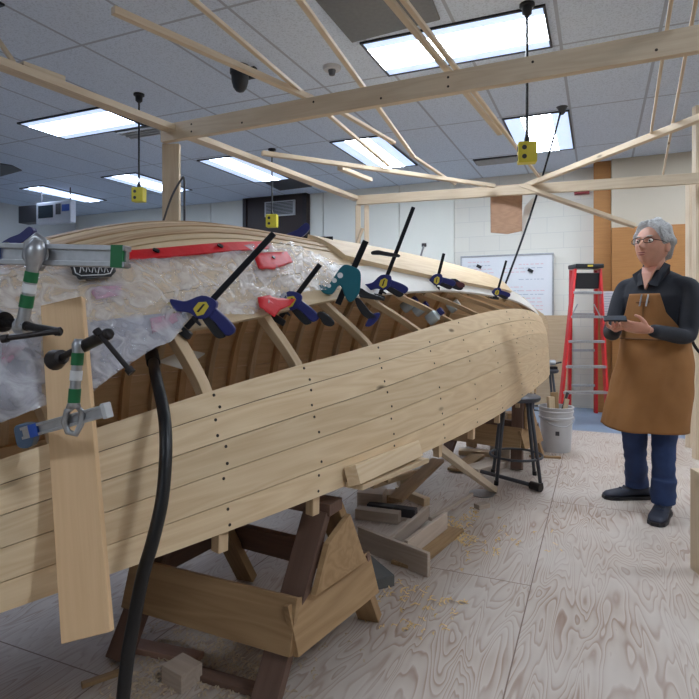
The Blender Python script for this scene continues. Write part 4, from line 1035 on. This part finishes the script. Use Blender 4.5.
# bucket
def bucket():
    c = fl(556, 450); o = thing('plastic_bucket', 'white plastic bucket full of tools and wood scraps behind the stool', 'bucket', c)
    h = .385; W = plain('bucket_white', (206, 206, 208), .4, var=.02)
    bm = bmesh.new(); prof = [(.01, .004), (.118, 0), (.122, .01), (.136, .28), (.146, .285), (.146, .3), (.138, .302), (.14, .34), (.147, .342), (.147, .352), (.141, .354), (.143, h - .01), (.15, h - .006), (.15, h), (.138, h), (.13, .28), (.113, .012), (.01, .012)]
    n = 36; R = []
    for r, z in prof: R.append([bm.verts.new((r * cos(2 * pi * i / n), r * sin(2 * pi * i / n), z)) for i in range(n)])
    for a, b in zip(R, R[1:]):
        for i in range(n): bm.faces.new((a[i], a[(i + 1) % n], b[(i + 1) % n], b[i]))
    bm.faces.new(R[0]); bm.faces.new(R[-1])
    s = from_bm('shell', bm, W, o, T(c), smooth=True); shade(s)
    box('dark_mark', (-.016, -.0015, -.018), (.016, .0015, .018), DGREY, o, T(c + C(-.035, -.1285, .17)) @ ROT @ Matrix.Rotation(-.27, 4, 'Z') @ Matrix.Rotation(-.06, 4, 'X'), bevel=0)
    tube('bail_handle', [c + C(.15 * cos(a) , -.15 * sin(a) , .33 - .1 * sin(a)) for a in [pi * k / 14 for k in range(15)]], .003, ALU, o, 8)
    specs = [((-.05, -.03, .3), (-.055, -.02, .47), .05, .06, PINE, 'squarish pale offcut standing in the bucket', 'wood_offcut'), ((.01, .04, .3), (0, .05, .5), .06, .03, FIR, 'taller tan offcut standing in the bucket', 'wood_offcut'),
             ((.05, -.03, .28), (.09, -.02, .45), .035, .02, PINE, 'narrow pale stick leaning in the bucket', 'wood_offcut')]
    for a, b, w, t, mt, lab, nm in specs:
        tag(board(nm, c + C(*a), c + C(*b), w, t, mt, None, up=C(0, -1, 0)), lab, 'offcut')
    b = thing('paint_brush', 'dark-handled brush leaning in the bucket', 'brush', c + C(.05, .02, .3))
    cyl('handle', c + C(.055, .02, .33), c + C(.115, .03, .5), .009, DGREY, b, r1=.013)
    cyl('ferrule', c + C(.045, .018, .3), c + C(.055, .02, .33), .016, ALU, b)
bucket()
# step ladder
def ladder():
    D = 6.25; base = P(583, YH, D); base.z = -.02; o = thing('step_ladder', 'red step ladder with black top and silver steps, standing before the wooden pillar', 'ladder', base)
    ztop = P(586, 264, D + .25).z; zb = -.02
    tl, tr = P(574.5, 270, D + .28), P(599.5, 270, D + .28); tl.z = tr.z = ztop - .06
    bl, br = P(558.5, YH, D - .1), P(608, YH, D - .1); bl.z = br.z = zb
    for a, b in ((bl, tl), (br, tr)):
        l = board('front_rail', a, b, .026, .075, RED, o, up=C(0, -1, 0)); box('rubber_foot', (-.0, -.022, -.045), (.05, .022, .045), BLACK, l, wm(l))
    for z in range(5):
        zz = HC + (YH - (392 - z * 25)) / F * (D); f = (zz - zb) / (tl.z - zb)
        if f > 1: break
        a, b = bl.lerp(tl, f), br.lerp(tr, f)
        board('step', a, b, .085, .028, ALU, o, up=(0, 0, 1))
    rl, rr = P(569, YH, D + .68), P(596, YH, D + .68); rl.z = rr.z = zb
    for a, b in ((rl, tl), (rr, tr)): board('rear_rail', a, b + C(0, .1, 0), .03, .05, RED, o, up=C(0, -1, 0))
    for f in (.2, .45, .7): board('rear_brace', rl.lerp(tl + C(0, .1, 0), f), rr.lerp(tr + C(0, .1, 0), f), .03, .012, ALU, o, up=C(0, -1, 0))
    m = (tl + tr) / 2 + Vector((0, 0, .06))
    box('top_cap', (-.16, -.09, -.05), (.16, .16, .0), BLACK, o, T(m) @ ROT, bevel=.01)
    box('tool_tray', (-.14, -.03, -.28), (.14, .1, -.1), BLACK, o, T(m) @ ROT, bevel=.01)
    box('cap_label', (-.03, -.092, -.035), (.03, -.0895, -.015), YEL, o, T(m) @ ROT, bevel=0)
    f = .62
    for s in (-1, 1):
        a = (bl if s < 0 else br).lerp(tl if s < 0 else tr, .72); b = (bl if s < 0 else br).lerp(tl if s < 0 else tr, .60).lerp((bl + br) / 2, .0)
        board('corner_brace', (bl if s < 0 else br).lerp(tl if s < 0 else tr, .66), ((bl + tl) / 2 if s < 0 else (br + tr) / 2).lerp(((bl + br) / 2).lerp((tl + tr) / 2, .775), .55) + Vector((0, 0, .2)), .012, .008, ALU, o, up=C(0, -1, 0))
ladder()
o = box('white_board', (0, 0, 0), (.2, .02, 1.25), plain('bright_panel', (214, 216, 222), .5), None, T(Vector((P(567, YH, 7.45).x, P(567, YH, 7.45).y, -.02))) @ ROT)
tag(o, 'narrow white panel standing upright behind the ladder', 'panel')
o = box('grey_board', (0, 0, 0), (.1, .02, 1.3), LGREY, None, T(Vector((P(584, YH, 7.4).x, P(584, YH, 7.4).y, -.02))) @ ROT)
tag(o, 'narrow grey panel standing behind the ladder, right of the white one', 'panel')
# bottles and jars inside the boat (seen between the ribs)
def jar(px, py, D, r, h, mat, capm, label):
    p = P(px, py, D); o = thing('plastic_jar', label, 'jar', p, group='jars inside the boat')
    M = T(p) @ ROT @ Matrix.Rotation(.9, 4, 'Y') @ Matrix.Rotation(.3, 4, 'X')
    lathe('jar_body', [(r * .9, 0), (r, .006), (r, h * .75), (r * .6, h * .9), (r * .6, h)], mat, o, M, 20); lathe('lid', [(r * .66, h), (r * .66, h + .02), (r * .6, h + .024)], capm, o, M, 20)
CLR = plain('cloudy_plastic', (190, 200, 204), .2)
jar(403, 309, 3.05, .03, .07, CLR, NAVY, 'cloudy jar nearest the teal clamp, inside the boat')
jar(415, 313, 3.0, .028, .06, CLR, NAVY, 'cloudy jar with a navy lid in the middle, inside the boat')
jar(428, 321, 2.9, .03, .07, CLR, NAVY, 'lowest cloudy jar with a navy lid, at the plank edge')
jar(449, 309, 3.5, .035, .05, CLR, WHITET, 'cloudy jar with a white lid, farthest in the boat')
bm = bmesh.new(); v = [P(158, 361, 1.78), P(186, 349, 1.82), P(205, 353, 1.95), P(182, 368, 1.8)]
vv = [bm.verts.new(p) for p in v] + [bm.verts.new(p + Vector((0, 0, -.004))) for p in v]
bm.faces.new(vv[:4]); bm.faces.new(vv[4:][::-1])
for i in range(4): bm.faces.new((vv[i], vv[i + 4], vv[(i + 1) % 4 + 4], vv[(i + 1) % 4]))
tag(from_bm('paper_sheet', bm, WHITEP), 'white paper scrap lying inside the boat behind the first clamp', 'paper')

# ------------------------------------------------------------------ the man
def skin_mesh(verts, edges, radii, sub=2, root=0):
    me = bpy.data.meshes.new('tmp'); me.from_pydata([tuple(v) for v in verts], edges, []); o = bpy.data.objects.new('tmp', me); COL.objects.link(o)
    me.skin_vertices.new() if hasattr(me.skin_vertices, 'new') else None
    sk = o.modifiers.new('skin', 'SKIN')
    if not me.skin_vertices:
        bm = bmesh.new(); bm.from_mesh(me); bm.verts.layers.skin.verify(); bm.to_mesh(me); bm.free()
    for i, r in enumerate(radii):
        d = me.skin_vertices[0].data[i]; d.radius = r if hasattr(r, '__len__') else (r, r); d.use_root = (i == root)
    s = o.modifiers.new('sub', 'SUBSURF'); s.levels = sub
    r_ = bake(o); return r_
def bake(o):
    dg = bpy.context.evaluated_depsgraph_get(); dg.update()
    ev = o.evaluated_get(dg); me = bpy.data.meshes.new_from_object(ev, depsgraph=dg); bpy.data.objects.remove(o); return me
def merge(meshes, voxel, sm=6):
    bm = bmesh.new()
    for me in meshes: bm.from_mesh(me)
    me = bpy.data.meshes.new('tmp'); bm.to_mesh(me); bm.free(); o = bpy.data.objects.new('tmp', me); COL.objects.link(o)
    if voxel:
        r = o.modifiers.new('r', 'REMESH'); r.mode = 'VOXEL'; r.voxel_size = voxel; r.use_smooth_shade = True
        if sm: s = o.modifiers.new('s', 'SMOOTH'); s.iterations = sm; s.factor = .5
    return bake(o)
def finish(name, me, mat, par, M):
    me.name = name; me.materials.clear(); me.materials.append(mat)
    for p in me.polygons: p.use_smooth = True
    return link(name, me, par, M)
def loft(rows, n=32, fn=None):
    """rows: (z, cx, cy, rx, ry)"""
    bm = bmesh.new(); R = []
    for z, cx, cy, rx, ry in rows:
        ring = []
        for i in range(n):
            a = 2 * pi * i / n; p = Vector((cx + rx * cos(a), cy + ry * sin(a), z))
            if fn: p = fn(p, a)
            ring.append(bm.verts.new(p))
        R.append(ring)
    for a, b in zip(R, R[1:]):
        for i in range(n): bm.faces.new((a[i], a[(i + 1) % n], b[(i + 1) % n], b[i]))
    bm.faces.new(R[0][::-1]); bm.faces.new(R[-1])
    me = bpy.data.meshes.new('loft'); bm.to_mesh(me); bm.free(); return me
def gauss(d, c, s): return math.exp(-((d[0] - c[0]) ** 2 + (d[1] - c[1]) ** 2) / (2 * s * s))
def head_pt(dv):
    """dv unit vector, -Y front; returns point of the head surface in head space"""
    x, y, z = dv
    p = Vector((x * .078, y * .098, z * .118))
    f = max(0, -y)                             # frontness
    # jaw: narrow below
    if z < 0: p.x *= 1 - .30 * (-z) ** 1.3; p.y *= 1 - .02 * (-z)
    if z < -.2 and y < 0: p.y -= .012 * min(1, (-z - .2) * 2)
    if z < -.3 and y > 0: p.y *= 1 - .35 * (-z - .3)
    fx, fz = p.x, p.z
    if y < 0:
        q = (fx, fz)
        p.y *= .94
        p.y -= .026 * gauss((fx * 1.5, fz), (0, -.024), .0125) * (f > .2)      # nose tip
        p.y -= .014 * math.exp(-(fx / .0095) ** 2) * max(0, min(1, (.02 - fz) / .04)) * (1 if fz > -.03 else math.exp(-((fz + .03) / .006) ** 2))
        for s in (-1, 1):
            p.y += .011 * gauss(q, (s * .032, .006), .013)                     # eye sockets
            p.y -= .005 * gauss((fx * .6, fz), (s * .019, .028), .009)          # brow
            p.y -= .006 * gauss(q, (s * .043, -.022), .016)                    # cheek
            p.y -= .004 * gauss(q, (s * .012, -.030), .006)                    # nostril wing
        p.y -= .006 * gauss((fx * .45, fz), (0, -.054), .006)                   # upper lip
        p.y -= .006 * gauss((fx * .5, fz), (0, -.068), .006)                    # lower lip
        p.y += .007 * gauss((fx * .4, fz), (0, -.061), .0035)                   # mouth line
        p.y -= .009 * gauss(q, (0, -.098), .016)                               # chin
    return p
def head_mesh(n=72, m=56, sel=None, off=None):
    bm = bmesh.new(); R = []
    for j in range(m + 1):
        t = pi * j / m; ring = []
        for i in range(n):
            a = 2 * pi * i / n; d = Vector((sin(t) * cos(a), sin(t) * sin(a), cos(t))); p = head_pt(d)
            if off: p = off(p, d)
            ring.append(bm.verts.new(p))
        R.append(ring)
    for a, b in zip(R, R[1:]):
        for i in range(n): bm.faces.new((a[i], a[(i + 1) % n], b[(i + 1) % n], b[i]))
    bmesh.ops.remove_doubles(bm, verts=bm.verts, dist=1e-5)
    me = bpy.data.meshes.new('head'); bm.to_mesh(me); bm.free(); return me
def ball(r, c, seg=20):
    bm = bmesh.new(); bmesh.ops.create_uvsphere(bm, u_segments=seg, v_segments=seg // 2, radius=1)
    for v in bm.verts: v.co = Vector((v.co.x * r[0], v.co.y * r[1], v.co.z * r[2])) + Vector(c)
    me = bpy.data.meshes.new('ball'); bm.to_mesh(me); bm.free(); return me
def xf(me, M): me.transform(M); return me
def hand_mesh(side, curl, spread=.1, thumb=.6):
    """wrist at origin, fingers along +X, palm faces +Z, thumb on +Y * side"""
    s = side; V = []; E = []; R = []
    def chain(pts, rad, tie=None):
        b = len(V)
        for i, (p, r) in enumerate(zip(pts, rad)):
            V.append(p); R.append(r)
            if i: E.append((b + i - 1, b + i))
    parts = []
    palm = loft([(0, 0, 0, .024, .017), (.02, 0, 0, .03, .017), (.05, 0, 0, .038, .016), (.075, 0, 0, .041, .014), (.092, 0, 0, .038, .011)], 20)
    palm.transform(Matrix(((0, 0, 1, 0), (1, 0, 0, 0), (0, 1, 0, 0), (0, 0, 0, 1)))); parts.append(palm)
    for k, (y, L_) in enumerate(((.030, .068), (.010, .078), (-.010, .072), (-.029, .056))):
        y *= s; V = []; E = []; R = []
        a = 0; p = Vector((.075, y, 0)); pts = [p.copy()]; ang = .15
        p = p + Vector((.018, 0, 0)); pts.append(p.copy())
        for f in (.45, .3, .25):
            d = Vector((cos(ang), y * spread * 2, sin(ang))); p = p + d.normalized() * L_ * f; pts.append(p.copy()); ang += curl[k]
        chain(pts, [.0095, .0095, .0088, .008, .0068]); parts.append(skin_mesh(V, E, R, 2))
    V = []; E = []; R = []
    chain([Vector((.02, s * .018, .004)), Vector((.04, s * .042, .012)), Vector((.066, s * .056, .022 + .01 * thumb)), Vector((.092, s * .052, .03 + .02 * thumb))], [.013, .012, .0095, .008]); parts.append(skin_mesh(V, E, R, 2))
    bm = bmesh.new()
    for q in parts: bm.from_mesh(q)
    me = bpy.data.meshes.new('hand'); bm.to_mesh(me); bm.free(); return me
def aimM(org, xdir, zdir):
    x = Vector(xdir).normalized(); z = Vector(zdir); y = z.cross(x).normalized(); z = x.cross(y); M = Matrix((x, y, z)).transposed().to_4x4(); M.translation = Vector(org); return M
def man():
    base = C(1.855, 3.45, 0); PHI = -53; rz = TH + radians(PHI)
    M = T(base) @ Matrix.Rotation(rz, 4, 'Z')
    o = thing('person', 'grey-haired person with glasses, dark shirt and long brown apron, standing and holding a phone', 'person', base, M=M)
    SKIN = plain('skin', (206, 152, 130), .5, var=.06, scale=25); SKIN.node_tree.nodes['Principled BSDF'].inputs['Subsurface Weight'].default_value = .08
    HAIR = plain('grey_hair', (176, 176, 176), .65, var=.3, scale=120, bump=.6)
    SHIRT = plain('dark_shirt', (30, 33, 42), .8, var=.2, scale=9, bump=.25); JEAN = plain('blue_denim', (40, 58, 98), .85, var=.35, scale=7, bump=.25)
    APR = plain('brown_canvas', (150, 104, 58), .8, var=.12, scale=6, bump=.3); SHOE = plain('navy_shoe', (32, 37, 54), .6, var=.2, scale=30)
    HS = 1.14; HM = T((-.002, -.03, 1.605)) @ Matrix.Rotation(radians(-3), 4, 'Z') @ Matrix.Rotation(radians(-9), 4, 'X') @ Matrix.Scale(HS, 4)
    MI = M.inverted()
    def loc(px, py, D): return MI @ P(px, py, D)
    shL, elL, wrL = Vector((.202, .015, 1.365)), loc(688, 338, 3.24), loc(650, 330, 3.06)
    shR, elR, wrR = Vector((-.195, .015, 1.365)), loc(611, 334, 3.5), loc(616, 329, 3.27)
    hipL, knL, anL = Vector((.095, 0, .90)), loc(664, 437, 3.42), loc(663, 506, 3.36)
    hipR, knR, anR = Vector((-.095, 0, .90)), loc(634, 432, 3.52), loc(637, 484, 3.68)
    def limbs(k, arms, legs):
        V = [Vector((0, 0, .97)), Vector((0, 0, 1.15)), Vector((0, .0, 1.34))]; E = [(0, 1), (1, 2)]; R = [.1 * k, .1 * k, .09 * k]
        def ch(start, pts, rad):
            pr = start
            for p, r in zip(pts, rad): V.append(p); R.append(r); E.append((pr, len(V) - 1)); pr = len(V) - 1
        if arms:
            for s, e, w in ((shL, elL, wrL), (shR, elR, wrR)): ch(2, [s, s.lerp(e, .5), e, e.lerp(w, .45), w], arms)
        if legs:
            for h, n, a in ((hipL, knL, anL), (hipR, knR, anR)): ch(0, [h, h.lerp(n, .5), n, n.lerp(a, .4), a], legs)
        return skin_mesh(V, E, R, 2)
    torso = lambda k: loft([(.86, 0, .0, .13 * k, .10 * k), (.93, 0, 0, .172 * k, .128 * k), (1.0, 0, -.005, .175 * k, .13 * k), (1.1, 0, -.01, .168 * k, .13 * k), (1.2, 0, -.005, .175 * k, .128 * k), (1.3, 0, .0, .2 * k, .122 * k), (1.37, 0, .01, .198 * k, .1 * k), (1.425, 0, .015, .14 * k, .08 * k), (1.46, 0, .012, .07 * k, .062 * k)], 32)
    neck = loft([(1.40, 0, .02, .062, .062), (1.47, 0, .005, .058, .06), (1.53, -.002, -.005, .058, .062), (1.58, -.005, -.02, .056, .066)], 24)
    hd = xf(head_mesh(), HM)
    ears = [xf(ball((.012, .024, .034), (s * .077, .008, -.005)), HM) for s in (-1, 1)]
    dL = (loc(620, 325, 3.1) - wrL); dR = (loc(622, 325, 3.05) - wrR)
    hL = xf(hand_mesh(1, (.4, .45, .5, .5)), aimM(wrL, dL, MI.to_3x3() @ C(.1, .8, .7)))
    hR = xf(hand_mesh(-1, (.7, .75, .8, .85)), aimM(wrR, dR, (.1, -.25, 1)))
    body = merge([torso(.93), neck, hd, *ears, hL, hR, limbs(1, [.05, .045, .04, .036, .026], [.08, .07, .05, .045, .036])], .0038, 3)
    body_o = finish('body', body, SKIN, o, M)
    for s in (-1, 1):
        e = finish('eye', xf(ball((.0115, .0115, .0115), (s * .032, -.077, .007)), HM), plain('eye_white', (220, 216, 210), .25), o, M)
        finish('iris', xf(ball((.0048, .002, .0048), (s * .032, -.0885, .007)), HM), plain('iris_dark', (50, 44, 42), .3), e, M)
        finish('eyebrow', xf(ball((.017, .004, .0035), (s * .032, -.0935, .029)), HM @ Matrix.Rotation(s * .0, 4, 'Y')), HAIR, o, M)
    finish('lips', merge([xf(ball((.021, .004, .0042), (0, -.0975, -.056)), HM), xf(ball((.018, .0045, .005), (0, -.0965, -.067)), HM)], 0), plain('lip', (168, 104, 92), .5), o, M)
    # hair
    def hoff(p, d):
        # coverage: crown, back and sides; hairline high on the forehead, short by the temples, over the ears at the back
        az = atan2(d.x, -d.y)                      # 0 front, +-pi back
        aa = abs(az)
        hl = interp(aa, [(0, .70), (.45, .64), (.75, .50), (1.0, .22), (1.2, -.02), (1.45, -.05), (1.6, .02), (1.9, -.25), (2.3, -.55), (3.15, -.62)]) + .05 * noise.noise(p * 40) + .05 * sin(az * 3 + 1)
        t = max(0, min(1, (d.z - hl) / .16)); t = t * t * (3 - 2 * t)
        nn = noise.noise(p * 26) * .014 + noise.noise(Vector((p.x * 90, p.y * 90, p.z * 30))) * .005 + abs(noise.noise(p * 55)) * .005
        n = p.normalized()
        vol = .013 + .012 * max(0, d.z) + .008 * (aa > 1.6)
        return p + n * ((vol + nn) * t - .006 * (1 - t))
    finish('hair', xf(head_mesh(96, 72, off=hoff), HM), HAIR, o, M)
    # glasses
    g = tube('glasses_rim', [HM @ Vector((.034 + .024 * cos(t), -.105 + .006 * abs(cos(t)), .004 + .015 * sin(t))) for t in [2 * pi * k / 20 for k in range(20)]], .0021, STEELB, o, 6, closed=True, M=None)
    bpy.data.objects.remove(g)
    bm = bmesh.new()
    for s in (-1, 1):
        bmtube(bm, [HM @ Vector((s * .034 + .024 * cos(t), -.108 + .010 * (s * cos(t) > 0) * abs(cos(t)), .004 + .0145 * sin(t))) for t in [2 * pi * k / 20 for k in range(20)]], .0018, 6, closed=True)
        bmtube(bm, [HM @ Vector((s * .057, -.099, .008)), HM @ Vector((s * .08, -.06, .008)), HM @ Vector((s * .085, .0, .004))], .002, 6)
    bmtube(bm, [HM @ Vector((-.011, -.112, .008)), HM @ Vector((.011, -.112, .008))], .002, 6)
    from_bm('glasses', bm, STEELB, o, M, smooth=True)
    # shirt
    sh = merge([torso(1.0), limbs(1, [.068, .06, .054, .048, .038], None)], .006, 5)
    finish('shirt', sh, SHIRT, o, M)
    bm = bmesh.new()
    for s in (-1, 1):
        v = [(s * .012, -.115, 1.375), (s * .055, -.1, 1.36), (s * .105, -.05, 1.44), (s * .075, .03, 1.49), (s * .058, -.005, 1.505), (s * .052, -.06, 1.455)]
        a = [bm.verts.new(p) for p in v]; b = [bm.verts.new(Vector(p) + Vector((s * .005, -.006, -.004))) for p in v]
        bm.faces.new(a); bm.faces.new(b[::-1])
        for i in range(6): bm.faces.new((a[i], b[i], b[(i + 1) % 6], a[(i + 1) % 6]))
    from_bm('collar', bm, SHIRT, o, M)
    # open neck
    vv = [(-.045, -.066, 1.478), (.045, -.066, 1.478), (.032, -.098, 1.44), (.0, -.126, 1.34), (-.032, -.098, 1.44)]
    bm = bmesh.new(); a = [bm.verts.new(p) for p in vv]; b = [bm.verts.new(Vector(p) + Vector((0, .02, 0))) for p in vv]; bm.faces.new(a); bm.faces.new(b[::-1])
    for i in range(5): bm.faces.new((a[i], b[i], b[(i + 1) % 5], a[(i + 1) % 5]))
    from_bm('bare_throat', bm, SKIN, body_o, M)
    # jeans
    jn = merge([limbs(1, None, [.1, .09, .078, .07, .066]), loft([(.80, 0, 0, .13, .1), (.88, 0, 0, .17, .125), (.98, 0, 0, .172, .128)], 24),
                loft([(.075, anL.x, anL.y - .0, .066, .074), (.12, anL.x, anL.y, .068, .076), (.22, anL.x + .005, anL.y, .066, .072)], 20), loft([(.075, anR.x, anR.y, .066, .074), (.12, anR.x, anR.y, .07, .078), (.22, anR.x, anR.y - .01, .066, .072)], 20)], .008, 4)
    for v in jn.vertices:
        if v.co.z < .5: v.co += Vector((1, 1, 0)) * .007 * noise.noise(Vector((v.co.x * 6, v.co.y * 6, v.co.z * 22)))
    finish('jeans', jn, JEAN, o, M)
    # shoes
    for a, yaw in ((anL, 14), (anR, -36)):
        S = Matrix.Translation(Vector((a.x, a.y, 0))) @ Matrix.Rotation(radians(yaw), 4, 'Z')
        rows = [(.0, .052, .014), (.03, .056, .05), (.09, .05, .1), (.15, .046, .105), (.2, .05, .08), (.26, .053, .06), (.31, .044, .045), (.335, .02, .03)]
        bm = bmesh.new(); R = []
        prof = [(-.085, .022, .04), (-.075, .036, .08), (-.04, .04, .105), (.0, .041, .11), (.05, .043, .088), (.1, .048, .068), (.15, .05, .056), (.19, .044, .048), (.215, .026, .036)]
        for y, w, h in prof:
            R.append([bm.verts.new((w * cos(t) * (1 if sin(t) > -.2 else 1.05), -y, max(.014, .014 + (h - .014) * (.5 + .5 * sin(t)) ** .9 if sin(t) > -1 else .014))) for t in [2 * pi * k / 18 for k in range(18)]])
        for p, q in zip(R, R[1:]):
            for i in range(18): bm.faces.new((p[i], p[(i + 1) % 18], q[(i + 1) % 18], q[i]))
        bm.faces.new(R[0]); bm.faces.new(R[-1][::-1])
        s_ = from_bm('shoe', bm, SHOE, o, M @ S, smooth=True)
        sole = [(x * 1.06, y) for x, y in ((.03, .088), (-.03, .088), (-.043, .04), (-.042, -.04), (-.051, -.14), (-.044, -.195), (-.02, -.222), (.02, -.222), (.044, -.195), (.051, -.14), (.042, -.04), (.043, .04))]
        bm = bmesh.new(); p = [bm.verts.new((x, y, 0)) for x, y in sole]; q = [bm.verts.new((x, y, .022)) for x, y in sole]; bm.faces.new(p); bm.faces.new(q)
        for i in range(12): bm.faces.new((p[i], q[i], q[(i + 1) % 12], p[(i + 1) % 12]))
        from_bm('sole', bm, BLACK, s_, M @ S, bevel=.004)
        bm = bmesh.new()
        for k in range(4): y = -.03 - k * .025; z = .104 - k * .011; bmtube(bm, [(-.024, y, z - .008), (0, y - .006, z + .004), (.024, y, z - .008)], .0028, 6)
        from_bm('laces', bm, plain('lace_blue', (52, 60, 84), .8), s_, M @ S)['kind'] = 'stuff'
    # apron
    rows = 60; cols = 48; bm = bmesh.new(); G = []
    for j in range(rows + 1):
        z = 1.315 - (1.315 - .50) * j / rows
        if z > 1.12: A = radians(interp(z, [(1.12, 62), (1.2, 38), (1.315, 26)]))
        else: A = radians(interp(z, [(.5, 92), (1.02, 112), (1.06, 112), (1.12, 62)]))
        rx = interp(z, [(.5, .25), (.8, .222), (1.0, .196), (1.1, .186), (1.2, .192), (1.345, .2)]); ry = interp(z, [(.5, .235), (.8, .19), (1.0, .152), (1.1, .144), (1.2, .145), (1.345, .136)])
        row = []
        for i in range(cols + 1):
            a = -A + 2 * A * i / cols
            w = max(0, (1.0 - z)) * .05 * (sin(a * 5 + 1.2) * .5 + noise.noise(Vector((a * 2, z * 3, 2))) * .9) + .006 * noise.noise(Vector((a * 4, z * 9, 5)))
            zz = z + .02 * (1 - cos(a)) * max(0, .8 - z)
            sx = interp(z, [(.5, -.05), (.9, 0)])
            row.append(bm.verts.new(((rx + w) * sin(a) + sx, -(ry + w) * cos(a) - .004 + (.02 if z < .7 else 0) * 0, zz)))
        G.append(row)
    for a, b in zip(G, G[1:]):
        for i in range(cols): bm.faces.new((a[i], b[i], b[i + 1], a[i + 1]))
    ap = from_bm('apron', bm, APR, o, M, smooth=True); so = ap.modifiers.new('t', 'SOLIDIFY'); so.thickness = .004; so.offset = 1
    def apat(a, z, out=.008):
        rx = interp(z, [(.5, .25), (.8, .222), (1.0, .196), (1.1, .186), (1.2, .192), (1.345, .2)]); ry = interp(z, [(.5, .235), (.8, .19), (1.0, .152), (1.1, .144), (1.2, .145), (1.345, .136)])
        return Vector(((rx + out) * sin(a), -(ry + out) * cos(a) - .004, z))
    # chest pocket, pencils, straps, waist ties
    bm = bmesh.new(); bmtube(bm, [apat(-.2 + .4 * k / 8, 1.265) for k in range(9)], .0025, 6); bmtube(bm, [apat(.02, 1.265 - .12 * k / 6) for k in range(7)], .002, 6)
    for y in (.98,): bmtube(bm, [apat(-1.7 + 3.4 * k / 30, 1.045, .01) for k in range(31)], .0045, 6)
    from_bm('stitched_seam', bm, plain('dark_seam', (104, 70, 40), .8), ap, M)
    for dx, mt in ((-.012, ALU), (.018, LGREY)):
        cyl('pencil', (M @ (apat(dx * 6, 1.24, .014))), (M @ (apat(dx * 6 + .05, 1.31, .012))), .0042, mt, ap)
    SL = plain('strap_black', (26, 26, 28), .7)
    tube('waist_tie', catmull([apat(1.9, 1.03, .01), Vector((.19, .12, .98)), Vector((.24, .16, .9)), Vector((.23, .14, .78)), Vector((.25, .15, .68))], 5), .009, SL, ap, 8, M=M)
    # phone
    ph = M @ aimM(loc(615, 318.5, 3.1), MI.to_3x3() @ C(1, -.35, 0), MI.to_3x3() @ C(.1, -.55, 1))
    p = thing('mobile_phone', 'dark mobile phone held in the hands of the person in the apron', 'phone', ph.translation, M=ph)
    box('case', (-.058, -.03, -.005), (.058, .03, .004), BLACK, p, ph, bevel=.003)
    box('screen', (-.052, -.026, .004), (.052, .026, .0048), plain('phone_glass', (70, 76, 84), .1), p, ph, bevel=0)
man()

# ------------------------------------------------------------------ camera, world, view
cam = bpy.data.cameras.new('camera'); co = bpy.data.objects.new('camera', cam); COL.objects.link(co)
co.location = (0, 0, HC); co.rotation_euler = (pi / 2, 0, TH)
cam.sensor_width = 36; cam.lens = 36 * F / 699; cam.shift_y = -(349.5 - YH) / 699; cam.clip_start = .02
sc.camera = co
w = bpy.data.worlds.new('world'); sc.world = w; w.use_nodes = True
w.node_tree.nodes['Background'].inputs[0].default_value = (.5, .55, .65, 1); w.node_tree.nodes['Background'].inputs[1].default_value = .3
sc.view_settings.view_transform = 'Standard'; sc.view_settings.look = 'None'; sc.view_settings.gamma = 1
sc.view_settings.use_curve_mapping = False
sc.view_settings.exposure = 0.68
